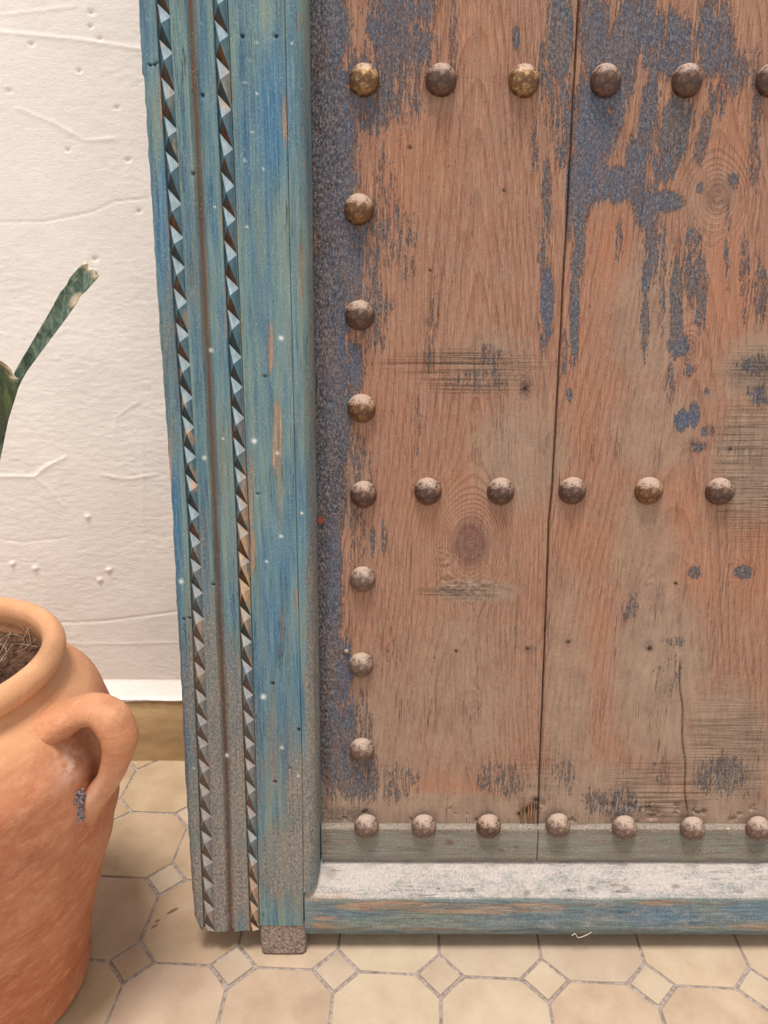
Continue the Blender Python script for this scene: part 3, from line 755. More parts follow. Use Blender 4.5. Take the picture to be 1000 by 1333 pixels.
WHITE = [(331, 574, 4), (343, 907, 4), (262, 30, 1.5), (334, 55, 1.8), (361, 590, 2.6), (347, 731, 2), (366, 698, 2.5), (236, 757, 3.5), (299, 137, 2.5), (271, 122, 1.5), (329, 172, 1.8), (326, 78, 1.6), (319, 107, 1.8), (335, 122, 1.8), (321, 295, 1.8), (319, 209, 1.6), (343, 220, 1.6), (380, 56, 1.6), (280, 270, 1.4), (266, 596, 3), (367, 973, 2.6), (296, 983, 3), (290, 571, 1.6), (393, 668, 2), (388, 1010, 2), (252, 1000, 1.4), (221, 658, 3), (275, 456, 3), (366, 440, 3.5)]
SPITS = [(316, 47, 2.4), (359, 47, 2.4), (263.5, 124, 2.6), (251.5, 226, 2.4), (345, 490, 1.8), (278, 761, 1.8), (389, 950, 2), (200, 84, 2.0), (195, 85, 1.6), (205, 82, 1.8), (214, 387+180, 1.6), (358, 1018, 1.8), (240, 806, 1.6), (246, 805, 1.6), (378, 1000, 1.5), (336, 643, 1.6), (355, 890, 2)]
def sattrs(V, extra=None, nsolid=None):
    px, py = pix(door_world(V))
    a = dict(bare=blobs(px, py, BARE), blue=blobs(px, py, SBLUE), dust=blobs(px, py, SDUST)+.04+.1*sstep(300, 1200, py))
    wh = np.zeros(len(V)); pt = np.zeros(len(V))
    for x, y, r_ in WHITE: wh = np.maximum(wh, np.exp(-((px-x)**2+(py-y)**2)/(.5*r_*r_)))
    for x, y, r_ in SPITS: pt = np.maximum(pt, np.exp(-((px-x)**2+(py-y)**2)/(.6*r_*r_)))
    a['white'] = np.clip(wh*1.3, 0, 1); a['pit'] = np.clip(pt*1.5, 0, 1); a['dark'] = np.zeros(len(V))
    for ee in (f_b1L, f_b1R, f_b2L, f_b2R):                              # paint rubbed off the arrises
        a['bare'] = np.maximum(a['bare'], .62*np.exp(-((V[:, 0]-ee(V[:, 2]))/.0016)**2)*(.5+vnoise(V[:, 2]*40, V[:, 2]*0, 12)))
    if extra: a.update(extra(px, py))
    return a
def loft(cols, vv, name, mat, back, parent, extra=None, sharp=40, disp=True, endf=None):
    """cols: list of (function v->u, w, subdivisions to the next); front surface, closed to a slab"""
    us, ws = [], []
    for k in range(len(cols)):
        u0 = cols[k][0](vv); w0 = cols[k][1]
        if k == len(cols)-1: us.append(u0); ws.append(np.full(len(vv), w0)); break
        u1 = cols[k+1][0](vv); w1 = cols[k+1][1]; n = cols[k][2]
        for q in range(n):
            t = q/n; us.append(u0*(1-t)+u1*t); ws.append(np.full(len(vv), w0*(1-t)+w1*t))
    U = np.stack(us, 1); W = np.stack(ws, 1); Vg = np.broadcast_to(vv[:, None], U.shape).copy()
    if endf is not None: Vg = endf(U, Vg)
    L = np.stack([U.ravel(), -W.ravel(), Vg.ravel()], 1)
    at = sattrs(L, extra)
    if disp:
        n_ = .0009*(fbm(L[:, 0]*60, L[:, 2]*7, 71)-.5)+.0006*(fbm(L[:, 0]*300, L[:, 2]*30, 73)-.5)-.004*at['pit']-.0012*np.clip(at['bare']-.4, 0, 1)
        L[:, 1] -= n_
    G = L.reshape(U.shape+(3,))
    V, F = slab(G, back); nb = len(V)-len(L)
    at = {k: np.concatenate([v_, np.zeros(nb)]) for k, v_ in at.items()}
    return link(name, mesh(name, V, F, at), mat, parent, sharp)
vb = to_door(300, 1213, WF)[1]; vtp = to_door(300, -12, WF)[1]
vv = np.concatenate([strip(vb, vtp, .0026)[:-1], strip(vtp, VTOP, .05)])
vstep = to_door(190, 93, WF)[1]
rag = lambda v: .0026*(fbm(v*55, v*0, 91, 4)-.5)+.0018*(fbm(v*13, v*0+4, 95, 2)-.5)
def fl(v):                                                              # ragged outer edge with the splintered step
    v = np.asarray(v)
    return f_left(v)+rag(v)-.0022*sstep(vstep-.002, vstep+.002, v)+.0012*sstep(vb+.09, vb, v)*4
DEEP = .0072
def gr(off): return lambda v: f_g(v)+off*(.0066+.0012*sstep(.2, 1.4, v))+.0005*np.sin(v*40)
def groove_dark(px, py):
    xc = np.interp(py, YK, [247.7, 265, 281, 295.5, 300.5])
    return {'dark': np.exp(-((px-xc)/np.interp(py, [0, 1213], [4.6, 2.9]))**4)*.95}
bot = lambda U, Vg: Vg + (np.clip((vb+.03-Vg)/.03, 0, 1))*(.012*(fbm(U*120, U*0, 55, 3)-.35)+.03*np.clip((f_b1L(vb)-.004-U)/.012, 0, 1))
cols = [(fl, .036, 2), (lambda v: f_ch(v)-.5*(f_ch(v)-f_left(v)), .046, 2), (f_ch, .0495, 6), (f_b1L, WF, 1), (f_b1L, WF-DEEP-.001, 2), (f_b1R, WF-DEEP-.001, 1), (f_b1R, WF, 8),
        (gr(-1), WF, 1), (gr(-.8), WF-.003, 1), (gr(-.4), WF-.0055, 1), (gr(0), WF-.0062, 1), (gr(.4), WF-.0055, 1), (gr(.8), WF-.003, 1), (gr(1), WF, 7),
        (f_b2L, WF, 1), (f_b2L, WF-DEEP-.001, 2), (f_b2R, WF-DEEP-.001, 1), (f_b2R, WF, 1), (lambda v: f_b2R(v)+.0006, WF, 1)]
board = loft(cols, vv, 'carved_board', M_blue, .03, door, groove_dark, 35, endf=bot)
# flat board
vb2 = to_door(360, 1205, WF)[1]
vv2 = np.concatenate([strip(vb2, vtp, .0022)[:-1], strip(vtp, VTOP, .05)])
def crackdark(px, py):
    xc = np.interp(py, YK, [371, 378, 386.5, 394, 395.5])
    return {'dark': np.exp(-((px-xc)/1.0)**2)*.5}
loft([(lambda v: f_b2R(v)+.0012, WF-.002, 1), (lambda v: f_b2R(v)+.002, WF-.0003, 26), (lambda v: f_crk(v)-.0010, WF, 1), (lambda v: f_crk(v)-.0004, WF-.001, 1)], vv2, 'flat_board', M_blue, .03, door, None, 40)
# edge moulding with its rounded lower end
vb3 = to_door(400, 1162, WF)[1]
vv3 = np.concatenate([strip(vb3, vtp, .0026)[:-1], strip(vtp, VTOP, .05)])
def round_end(U, Vg):
    t = np.clip((U-f_crk(vb3))/(f_in(vb3)-f_crk(vb3)), 0, 1)
    return Vg+np.clip((vb3+.03-Vg)/.03, 0, 1)*(.016*t**3)
def mold(px, py): 
    return {}
loft([(f_crk, WF-.001, 1), (lambda v: f_crk(v)+.0006, WF, 7), (lambda v: f_bev(v)-.001, WF-.0005, 2), (lambda v: f_bev(v)+.001, WF-.002, 3), (lambda v: .5*(f_bev(v)+f_in(v))+.002, WF-.012, 3),
      (f_in, .018, 2), (lambda v: f_in(v)+.0008, .002, 1)], vv3, 'edge_moulding', M_blue, .02, door, mold, 40, endf=round_end)
# foot block: rough end of the hidden post
M_foot = mat_simple('rough_end_grain', c8(98, 82, 72), c8(172, 152, 138), (260, 260, 200), .95, 1.0, .004)
x0 = to_door(339, 1225, WF)[0]; x1 = to_door(397.5, 1225, WF)[0]
us = strip(x0, x1, .0016); vs2 = strip(0.0, vb2-.0004, .0016)
U, V_ = np.meshgrid(us, vs2)
e = np.minimum(np.minimum(U-x0, x1-U), V_+.0)
c_in = np.clip(1-e/.006, 0, 1)**2
Wd = WF-.0015-.004*c_in+.0022*(fbm(U*420, V_*330, 81, 4)-.5)
cz = np.clip((.012-V_)/.012, 0, 1)**2
U2 = U-(U-(x0+x1)/2)*.10*cz
V2 = V_+.0035*np.clip(np.abs((U-(x0+x1)/2)/(x1-x0)*2)**3, 0, 1)*np.clip(1-V_/.01, 0, 1)+np.maximum(0, (WF-Wd))*math.tan(LEAN)
G = np.stack([U2, -Wd, V2], -1)
Vv, F = slab(G, -.004); 
n0 = U.size; Vv[n0:, 2] = np.maximum(Vv[n0:, 2], (.05-.004)*math.tan(LEAN)+.0005)
link('foot_block', fixn(mesh('foot_block', Vv, F)), M_foot, door, 60)

# ---- carved bands, one row of chip-carved teeth each
FD = mat_facet('shaded_bare_wood', c8(46, 31, 24), c8(104, 70, 48), .06, c8(52, 60, 60), .25, False)  # bare wood of the down-facing cuts, their shade painted into the brown
FLt = mat_facet('lit_pale_blue_facet', c8(116, 136, 146), c8(160, 174, 178), -.10, c8(182, 152, 130), .75)  # dusty blue paint on up-facing cuts, caught light painted in as paler colour
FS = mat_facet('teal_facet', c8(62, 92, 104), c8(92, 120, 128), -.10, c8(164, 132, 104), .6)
R1 = [(220, 22), (223, 69), (225, 121), (229, 169), (231.5, 214.5), (234, 266), (237, 309.5), (240, 348), (243, 393), (246, 436), (249, 475), (251, 518), (253, 556), (254.5, 595), (257, 632), (258.5, 670),
      (260, 706), (261.5, 738.5), (263.5, 772), (265, 806), (266, 841), (267.5, 875), (268.5, 910), (270, 940), (271.5, 969), (273, 1000), (275, 1031), (275.5, 1063), (276.5, 1092), (277, 1122), (278, 1153), (279, 1183), (280, 1213)]
R2 = [(293, -3), (295, 45.5), (298, 94), (299, 143), (302, 194), (304, 242), (306, 285), (307.5, 331.5), (310, 375), (312, 419), (314, 465), (316, 504), (318, 544), (319, 586), (320.5, 621), (322, 658),
      (324, 694), (325, 731), (326, 766), (327.5, 803.5), (328, 836), (329, 871), (330, 905), (331, 937), (332, 969), (332.5, 997), (333, 1028), (333.5, 1061), (334, 1091), (335, 1121.5), (335.5, 1153), (336, 1183), (336.5, 1210)]
def band(pts, fL, fR, seed):
    rr = random.Random(seed)
    vr = [to_door(x, y, WF-DEEP)[1] for x, y in pts]
    p0 = vr[0]-vr[1]
    top = []
    k = 1
    while vr[0]+k*p0 < VTOP-.06: top.append(vr[0]+k*p0); k += 1
    vr = top[::-1]+vr
    V, F, MI = [], [], []
    def P(u_, w_, v_): V.append((u_, -w_, v_)); return len(V)-1
    prev = None
    wd = WF-DEEP
    for i in range(len(vr)):
        p_ = vr[i]-vr[i+1] if i < len(vr)-1 else vr[i-1]-vr[i]
        pa = vr[i-1]-vr[i] if i else p_
        vR = vr[i]; vL = vR+.40*pa+rr.uniform(-.001, .001); kA = .77+.13*max(0, min(1, (1.0-vR)/.6)); vA = vR+kA*pa
        lw = fR(vA)-fL(vA)
        if prev is None: A = P(fL(vA)+.34*lw, WF-.0006, vA)
        else: A = prev['B']
        Lp = P(fL(vL)+.0002, wd+rr.uniform(-.0008, .0004), vL); Rp = P(fR(vR)-.0002, wd+rr.uniform(-.0008, .0004), vR)
        if i < len(vr)-1: vBn = vr[i+1]+(.77+.13*max(0, min(1, (1.0-vr[i+1])/.6)))*p_
        else: vBn = max(vR-.2*p_, vb+.001)
        B = P(fL(vBn)+(.34+rr.uniform(-.06, .06))*lw, WF-.0006-abs(rr.gauss(0, .0007)), vBn)
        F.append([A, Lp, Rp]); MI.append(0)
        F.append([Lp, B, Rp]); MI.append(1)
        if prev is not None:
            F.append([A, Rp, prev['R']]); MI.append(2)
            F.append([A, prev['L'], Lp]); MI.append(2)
        prev = dict(A=A, L=Lp, R=Rp, B=B)
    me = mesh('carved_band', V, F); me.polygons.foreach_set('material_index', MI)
    bm = bmesh.new(); bm.from_mesh(me)
    bmesh.ops.subdivide_edges(bm, edges=list(bm.edges), cuts=2, use_grid_fill=True)
    for f in bm.faces:
        f.normal_update()
        if f.normal.y > 0: f.normal_flip()
    bm.to_mesh(me); bm.free()
    n = len(me.vertices); co = np.empty(n*3); me.vertices.foreach_get('co', co); co = co.reshape(-1, 3)
    a = sattrs(co)
    px, py = pix(door_world(co))
    br = blobs(px, py, [(326, 640, 12, 50, .75), (322, 740, 12, 90, .85), (330, 1180, 9, 46, .95), (262, 815, 6, 9, .9), (261, 880, 6, 8, .9), (330, 860, 8, 10, .5), (222, 120, 6, 20, .3), (295, 110, 8, 40, .3), (270, 1200, 8, 14, .8), (328, 1130, 8, 10, .5), (322, 560, 10, 40, .3)])
    for nm, arr in (('dust', a['dust']*1.1), ('bare', br)):
        at = me.attributes.new(nm, 'FLOAT', 'POINT'); at.data.foreach_set('value', arr.astype(np.float32))
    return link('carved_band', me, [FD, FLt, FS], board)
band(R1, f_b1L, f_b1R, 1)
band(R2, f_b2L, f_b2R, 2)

# ---- bottom batten, two lengths
M_batt = mat_blue('grey_worn_batten', True, ((98, 96, 88), (116, 112, 100), (126, 122, 108), (140, 132, 116)), ((116, 104, 92), (160, 144, 130)), 1.2)
def wood_bar(name, xa, xb, prof, mat, attrf, noise=.0008, step=.004, parent=door, back=.0):
    """prof: [(y_px, w, subdivisions)] front profile from top to bottom at mid length"""
    pv = [(to_door(700, y, w_)[1], w_, n) for y, w_, n in prof]
    vs_, ws_ = [], []
    for k in range(len(pv)-1):
        for q in range(pv[k][2]):
            t = q/pv[k][2]; vs_.append(pv[k][0]*(1-t)+pv[k+1][0]*t); ws_.append(pv[k][1]*(1-t)+pv[k+1][1]*t)
    vs_.append(pv[-1][0]); ws_.append(pv[-1][1])
    vs_ = np.array(vs_)[::-1]; ws_ = np.array(ws_)[::-1]
    ua = strip(xa, xb, step)
    U = np.broadcast_to(ua[None, :], (len(vs_), len(ua))).copy(); Vg = np.broadcast_to(vs_[:, None], U.shape).copy(); W = np.broadcast_to(ws_[:, None], U.shape).copy()
    W = W+noise*2*(fbm(U*12, Vg*160, 41)-.5)+noise*(fbm(U*90, Vg*200, 43)-.5)
    Vg = Vg+.0016*(fbm(U*9, U*0, 47)-.5)[:, :]*1.0
    L = np.stack([U.ravel(), -W.ravel(), Vg.ravel()], 1)
    px, py = pix(door_world(L)); at = attrf(px, py)
    V, F = slab(L.reshape(U.shape+(3,)), back); nb = len(V)-len(L)
    at = {k: np.concatenate([v_, np.zeros(nb)]) for k, v_ in at.items()}
    return link(name, fixn(mesh(name, V, F, at)), mat, parent, 35)
def batt_attr(px, py):
    z = np.zeros_like(px)
    return dict(dust=.42+.5*sstep(1084, 1078, py)+.1*fbm(px*.03, py*.1, 5), bare=blobs(px, py, [(440, 1100, 16, 16, .5), (500, 1110, 60, 6, .35), (880, 1100, 60, 16, .3), (640, 1090, 40, 8, .4)]), blue=z, white=z, dark=blobs(px, py, [(585, 1097, 6, 3, .7), (652, 1108, 5, 2, .7), (672, 1104, 4, 2, .6), (424, 1092, 6, 9, .4)]), pit=z)
ul = to_door(418.5, 1100, .012)[0]; us_ = to_door(700, 1100, .012)[0]
prof = [(1072, .001, 2), (1077.5, .0105, 2), (1079.5, .012, 10), (1118, .012, 2), (1121, .010, 1)]
wood_bar('bottom_batten', ul, us_-.0008, prof, M_batt, batt_attr)
wood_bar('bottom_batten', us_+.0008, RIGHT_U, prof, M_batt, batt_attr)
# ---- dust and grit lying along the top of the batten (part of the door's look, too fine to count)
M_grit = mat_simple('sandy_grit', c8(160, 134, 116), c8(206, 182, 162), (300, 300, 300), .95)
bm = bmesh.new(); rg = random.Random(3)
for k in range(420):
    x = rg.uniform(420, 1060); y = 1077+rg.gauss(0, 1.2)
    u_, v_ = to_door(x, y, .006); s_ = rg.uniform(.0006, .0017)*(1.8 if rg.random() < .06 else 1)
    r_ = bmesh.ops.create_icosphere(bm, subdivisions=1, radius=s_, matrix=Matrix.Translation((u_, -rg.uniform(.003, .012), v_)) @ Matrix.Rotation(rg.random()*3, 4, 'X') @ Matrix.Diagonal((1.4, 1, .8, 1)))
me = bpy.data.meshes.new('grit'); bm.to_mesh(me); bm.free()
tag(link('grit', me, M_grit, door, 60), kind='stuff')
# ---- sill beam
def sill_attr(px, py):
    z = np.zeros_like(px)
    top = sstep(1171, 1168, py)
    bare = blobs(px, py, [(500, 1180, 80, 10, .85), (600, 1183, 100, 10, .8), (690, 1182, 70, 9, .72), (760, 1182, 60, 7, .6), (560, 1196, 140, 12, .42), (470, 1205, 60, 7, .6), (420, 1200, 20, 12, .75), (880, 1176, 60, 6, .8), (900, 1208, 140, 5, .5), (440, 1166, 30, 5, .9), (410, 1170, 16, 10, .7), (760, 1190, 30, 6, .5), (980, 1206, 40, 8, .7), (560, 1210, 60, 4, .6), (940, 1178, 30, 5, .6)])
    return dict(dust=top*(.70+.12*sstep(1150, 1125, py)+blobs(px, py, [(460, 1140, 50, 16, .3), (860, 1150, 50, 10, .2)]))+(1-top)*(.18+.2*fbm(px*.01, py*.06, 9)), bare=bare,
                blue=(1-top)*blobs(px, py, [(720, 1192, 80, 14, .3), (850, 1195, 60, 14, .5), (440, 1185, 40, 10, .25), (980, 1186, 40, 12, .4)]), white=z,
                dark=blobs(px, py, [(770, 1156, 6, 2, .6), (800, 1152, 6, 2.5, .7), (805, 1160, 8, 2, .5), (685, 1163, 5, 3, .6), (815, 1157, 5, 3, .5), (880, 1154, 6, 3, .6), (443, 1195, 5, 1.2, .9), (430, 1136, 8, 8, .4), (960, 1160, 5, 2, .5), (590, 1160, 4, 2, .4)]), pit=z)
M_sill = M_blueh
sill = wood_bar('sill_beam', to_door(396.8, 1190, .046)[0], RIGHT_U, [(1117, -.001, 2), (1121.5, .006, 16), (1166, .043, 3), (1171, .0465, 3), (1175, .047, 14), (1209, .0465, 3), (1215, .042, 2), (1216, .034, 1)], M_sill, sill_attr, .0009, .004, door, .03)
# chip of red paint on the plank edge beside the moulding
u_, v_ = to_door(417, 678, .002)
link('paint_chip', box_mesh('paint_chip', u_-.004, u_+.004, -.003, .001, v_-.004, v_+.005, .0008), mat_simple('red_chip', c8(120, 48, 36), c8(160, 74, 54)), door, 30)
# splintered wood at the bottom of the gap
M_spl = mat_simple('splintered_wood', c8(70, 46, 32), c8(164, 124, 90), (400, 60, 30))
rg = random.Random(12)
for k in range(5):
    x = 679+k*4.2+rg.uniform(-1, 1); y0_, y1_ = 1062+rg.uniform(-3, 3), 1040+rg.uniform(-6, 10)
    a = to_door(x, y0_+6, .002); b = to_door(x+rg.uniform(-2, 2), y1_, .002)
    V, F = tube([(a[0], -.002, a[1]), ((a[0]+b[0])/2, -.004, (a[1]+b[1])/2), (b[0], -.001, b[1])], [(.0022, .002), (.0018, .0016), (.0003, .0003)], 6)
    link('splinter', mesh('splinter', V, F), M_spl, door, 50)

# loose thread hanging under the sill
M_thread = mat_simple('pale_thread', c8(190, 176, 160), c8(220, 208, 194))
tw = [door_world([[*(lambda q: (q[0], -.046, q[1]))(to_door(x, y, .046))]])[0] for x, y in ((744.5, 1218), (749, 1215.5), (753, 1220.5), (764, 1217), (770, 1213.5))]
V, F = tube(catmull(tw, 5), [.0006]*21, 5)
tag(link('loose_thread', mesh('loose_thread', V, F), M_thread, None, 60), 'short pale loose thread caught under the lower edge of the door sill', 'thread')

# ================================================================== THE POT
PX, PY_ = -.6764, .8902
M_clay = mat_clay()
pot = tag(empty('terracotta_pot', (PX, PY_, 0)), 'large round terracotta pot with a looped ear handle, standing on the tiles', 'pot')
RIMR, RIMZ, RT = .1911, .6149, .0160
prof = [(0.0, .0), (.150, .0), (.164, .003), (.1690, .010), (.1685, .03), (.1774, .08), (.1982, .16), (.2273, .25), (.2509, .34), (.2610, .43), (.2570, .50), (.238, .540), (.213, .566), (.196, .580), (.190, .588),
        (.197, .592), (.2045, .601), (.2071, .612), (.2040, .623), (.196, .6310), (.186, .631), (.177, .624), (.1735, .612), (.1745, .598), (.1765, .585), (.176, .56), (.170, .53), (0, .52)]
pr = [prof[0]]+[tuple(q) for q in catmull(prof[1:14], 6)]+[tuple(q) for q in catmull(prof[14:27], 4)]+[prof[-1]]
pr = np.array(pr); nt = 120
V = []; hi = []; lo = []; bloom = []
def pot_r(z):
    zz = pr[:, 1]; k = np.argmax(zz > .60); return float(np.interp(z, zz[:k], pr[:k, 0]))
for r_, z in pr:
    for j in range(nt):
        t = 2*math.pi*j/nt
        rr_ = r_+(.0012*math.sin(3*t+z*20)+.0016*math.sin(z*95+math.sin(t)*1.5) if .03 < z < .57 else 0)*(r_ > .05)
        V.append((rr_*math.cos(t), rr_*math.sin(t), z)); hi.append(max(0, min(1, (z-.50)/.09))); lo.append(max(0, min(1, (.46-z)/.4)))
        a_ = math.degrees(t); a_ = a_-360 if a_ > 180 else a_
        bloom.append(.9*math.exp(-((a_+16)/5)**2-((z-.505)/.022)**2))
F = grid_faces(len(pr), nt)
for i in range(len(pr)-1): F.append([i*nt+nt-1, i*nt, (i+1)*nt, (i+1)*nt+nt-1])
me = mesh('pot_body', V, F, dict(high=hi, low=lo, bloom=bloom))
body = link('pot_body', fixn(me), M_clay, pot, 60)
# handle: hand-pulled loop in the plane 10 degrees this side of the pot's right
az = R(-10); er = np.array([math.cos(az), math.sin(az), 0])
hp = [(.208, .538), (.234, .553), (.262, .571), (.290, .576), (.309, .561), (.316, .534), (.308, .502), (.292, .466), (.267, .432), (.247, .402), (.238, .372), (.232, .335)]
hr = [(.050, .030), (.040, .0235), (.032, .0195), (.029, .020), (.030, .0235), (.030, .0235), (.027, .019), (.0255, .0165), (.027, .018), (.029, .019), (.023, .015), (.004, .004)]
hp3 = catmull([tuple(er*a)+() if False else (er[0]*a, er[1]*a, b) for a, b in hp], 6)
tt = np.linspace(0, len(hr)-1, len(hp3))
hr3 = [(float(np.interp(t, range(len(hr)), [q[0] for q in hr])), float(np.interp(t, range(len(hr)), [q[1] for q in hr]))) for t in tt]
V, F = tube(hp3, hr3, 28, flat=np.cross(er, (0, 0, 1)))
# 'flat' is the side vector, so semi-axis a lies in the loop's plane: swap to keep the strap broad
V, F = tube(hp3, [(b, a) for a, b in hr3], 28, flat=np.cross(er, (0, 0, 1)))
V = V+.0016*(fbm(V[:, :1]*40+V[:, 1:2]*31, V[:, 2:]*45, 61)-.5)
# pinched thumb lump on the top of the bend
lump = np.array([er[0]*.315, er[1]*.315-.012, .575])
dl = np.linalg.norm(V-lump, axis=1); out = V-np.array([er[0]*.27, er[1]*.27, .50]); out /= np.linalg.norm(out, axis=1)[:, None]
V = V+out*(.009*np.exp(-(dl/.013)**2))[:, None]
n = len(V)
me = mesh('handle', V, F, dict(high=np.full(n, .45), low=np.zeros(n), bloom=.35*np.exp(-((V[:, 2]-.46)/.03)**2)))
link('handle', fixn(me), M_clay, pot, 60)
# grey lint caught behind the handle
M_lint = mat_simple('grey_lint', c8(96, 82, 88), c8(168, 156, 160), (300, 300, 300), .98)
bm = bmesh.new(); rg = random.Random(5)
for k in range(150):
    z = rg.uniform(.415, .462); a_ = R(-17.5+(z-.42)*30+rg.gauss(0, 1.0)); r_ = pot_r(z)+rg.uniform(.0, .005)
    bmesh.ops.create_icosphere(bm, subdivisions=1, radius=rg.uniform(.0007, .0018), matrix=Matrix.Translation((PX+r_*math.cos(a_), PY_+r_*math.sin(a_), z)) @ Matrix.Rotation(rg.random()*3, 4, 'Y') @ Matrix.Diagonal((2.4, .7, .7, 1)))
me = bpy.data.meshes.new('lint'); bm.to_mesh(me); bm.free()
tag(link('lint', me, M_lint, None, 60), 'grey lint caught between the pot wall and the lower end of its handle', 'lint', kind='stuff')

# soil
M_soil = mat_simple('dark_potting_soil', c8(44, 30, 24), c8(112, 82, 64), (70, 70, 70), .97, 1.0, .006, .1)
nr_, nt = 60, 160
V = []
for i in range(nr_+1):
    r_ = .1775*i/nr_
    for j in range(nt):
        t = 2*math.pi*j/nt; V.append((r_*math.cos(t), r_*math.sin(t), 0))
V = np.array(V)
V[:, 2] = .586+.016*(fbm(V[:, 0]*45+9, V[:, 1]*45+9, 66, 5)-.5)+.014*(fbm(V[:, 0]*14+9, V[:, 1]*14+9, 67, 2)-.5)+.010*sstep(.62, .8, fbm(V[:, 0]*90+9, V[:, 1]*90+9, 69, 3))
V[:, 2] -= .004*sstep(.14, .178, np.hypot(V[:, 0], V[:, 1]))
F = grid_faces(nr_+1, nt)
for i in range(nr_): F.append([i*nt+nt-1, i*nt, (i+1)*nt, (i+1)*nt+nt-1])
o = link('potting_soil', fixn(mesh('potting_soil', V, F)), M_soil, pot, 80)
tag(o, 'dark crumbly potting soil', kind='stuff')
# dry roots lying on the soil
M_root = mat_simple('dry_root', c8(96, 78, 64), c8(160, 136, 112), (200, 200, 200))
rg = random.Random(8)
roots = [[(0, 862), (12, 845), (22, 838), (48, 842), (52, 840)], [(0, 838), (6, 842), (9, 852), (4, 862)], [(0, 822), (14, 812), (24, 813), (32, 820)], [(30, 834), (34, 824), (36, 818), (40, 836)],
         [(-12, 850), (2, 832), (14, 826), (30, 829)], [(18, 850), (30, 846), (40, 838), (47, 832)], [(-10, 868), (0, 850), (10, 832), (14, 822)]]
for k, pts in enumerate(roots):
    P = [to_z(x, y, .597+.004*math.sin(q*2.1+k)) for q, (x, y) in enumerate(pts)]
    C_ = catmull(P, 6); n = len(C_)
    V, F = tube(C_, [(.0006+.0004*math.sin(i*.9+k))*(1-.55*i/n)+.0004 for i in range(n)], 6)
    o = link('dry_root', mesh('dry_root', V-np.array(P[0]), F), M_root, None, 60); o.location = P[0]
    tag(o, 'thin dry root strand lying loose on the dark potting soil', 'root', 'dry roots on the potting soil')

# ================================================================== SNAKE PLANT
plant = tag(empty('snake_plant', (PX-.01, PY_-.02, .56)), 'dark green snake plant with two trimmed leaves rising from the terracotta pot', 'plant')
pl = np.array([PX-.01, PY_-.02, .56])
def mat_leaf(name, a, b, c_, sc):
    s = NT(name, .45, spec=.4)
    n = s.noise(sc, 5, .65, 1.0); n2 = s.noise((160, 160, 60), 4, .7)
    c = s.ramp(n, [(.34, a), (.5, b), (.66, c_)])
    c = s.mix(s.step(n2, .5, .7, 0, .35), c, c_)
    c = s.mix(s.attr('wound'), c, s.ramp(n2, [(.3, c8(206, 168, 124)), (.6, c8(226, 210, 190))]))
    c = s.mix(s.attr('brown'), c, c8(116, 78, 44))
    return s.done(c, s.bump(n2, .25, .001))
LF1 = mat_leaf('dark_leaf', c8(32, 38, 18), c8(50, 58, 26), c8(84, 90, 44), (70, 70, 26))
LF2 = mat_leaf('pale_green_leaf', c8(58, 76, 64), c8(92, 114, 98), c8(146, 160, 142), (110, 110, 40))
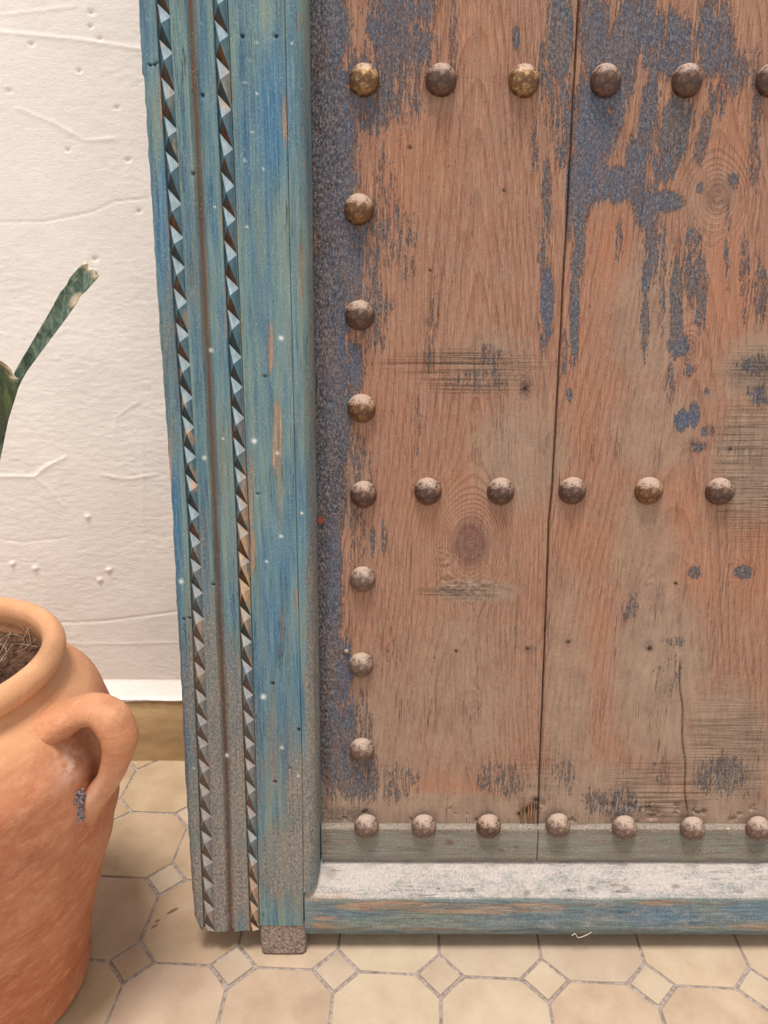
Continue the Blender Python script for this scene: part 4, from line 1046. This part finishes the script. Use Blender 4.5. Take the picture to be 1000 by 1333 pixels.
def blade(path, width, curl, thick, mat, attrf, n=14, across=(1, 0, 0), name='leaf', endcut=None):
    """channelled succulent blade: cross-section is a crescent of real thickness"""
    P = catmull(path, 8); k = len(P); T = np.gradient(P, axis=0); T /= np.linalg.norm(T, axis=1)[:, None]
    s_ = np.linspace(0, 1, k); wv = np.interp(s_, *zip(*width)); cv = np.interp(s_, *zip(*curl))
    V = []; par = []
    for i in range(k):
        a = np.array(across, float); a -= T[i]*(a@T[i]); a /= np.linalg.norm(a); b = np.cross(a, T[i])    # b points to the viewer side or back
        ring = []
        c_ = cv[i]                                                      # half-angle of the arc
        rad = wv[i]/2/max(math.sin(min(c_, math.pi/2)), .05)
        for side in (0, 1):
            for j in range(n+1):
                t = -1+2*j/n
                if side: t = -t
                ang = t*c_; th_ = thick*(1-abs(t)**3)*.5+.0004
                r_ = rad+(th_ if side else -th_)
                off = a*(r_*math.sin(ang))+b*(-(r_*math.cos(ang))+rad)
                e_ = endcut(i/(k-1), t) if endcut else 0.0
                ring.append(P[i]+off+T[i]*e_); par.append((i/(k-1), t, side))
        V += ring
    m_ = 2*(n+1); F = []
    for i in range(k-1):
        for j in range(m_): F.append([i*m_+j, i*m_+(j+1) % m_, (i+1)*m_+(j+1) % m_, (i+1)*m_+j])
    for q in (0, k-1):                                                  # ends closed as a strip of the crescent
        for j in range(n): F.append([q*m_+j, q*m_+j+1, q*m_+m_-2-j, q*m_+m_-1-j])
    V = np.array(V); par = np.array(par)
    me = fixn(mesh(name, V-pl, F, attrf(V, par)))
    return link(name, me, mat, plant, 60)
YL = .86
A = [tuple(pl+np.array([.0, -.01, -.01]))]+[tuple(to_y(x, y, YL)) for x, y in ((-66, 700), (-52, 620), (-38, 540), (-27, 490), (-22, 462))]
def at1(V, par):
    px, py = pix(V)
    wd = np.clip(1.6-np.hypot((px-19)/6.5, (py-475)/13), 0, 1)
    return dict(wound=np.clip(wd*2.5, 0, 1)*(px > 8), brown=np.clip((par[:, 0]-.985)*60, 0, .5))
def cut1(s_, t): return (-.012*max(0, abs(t))**2.2-.012*max(0, t-.7)/.3)*max(0, (s_-.9)/.1)
blade(A, [(0, .035), (.25, .060), (.6, .092), (.9, .098), (1, .090)], [(0, 1.1), (.3, .8), (1, .45)], .010, LF1, at1, across=(1, .1, 0), endcut=cut1)
YB = .93
B = [tuple(pl+np.array([.016, .045, -.01]))]+[tuple(to_y(x, y, YB-.0000*y)) for x, y in ((-22, 680), (-4, 590), (10, 525), (25, 488), (48, 452), (76, 410), (98, 376), (120, 350))]
def at2(V, par):
    px, py = pix(V)
    w_ = np.clip((par[:, 0]-.978)*60, 0, 1)
    ex, ey = (px-97)*.45+(py-387)*-.0, (py-385)
    d1 = np.hypot(((px-98)*.78+(py-390)*.62)/6.5, (-(px-98)*.62+(py-390)*.78)/12.0)
    return dict(wound=np.clip(np.clip(2.2-2*d1, 0, 1)*(px > 86)+w_, 0, 1), brown=np.clip((par[:, 0]-.95)*8, 0, .25)*(par[:, 1] > .3))
def cut2(s_, t): return .003*math.sin(t*7)*max(0, (s_-.96)/.04)
blade(B, [(0, .009), (.3, .009), (.52, .0095), (.62, .0125), (.75, .0175), (.83, .0205), (.87, .0175), (.90, .0215), (1, .0215)], [(0, 1.45), (.5, 1.45), (1, 1.4)], .0055, LF2, at2, across=(.9, .2, -.45), endcut=cut2)
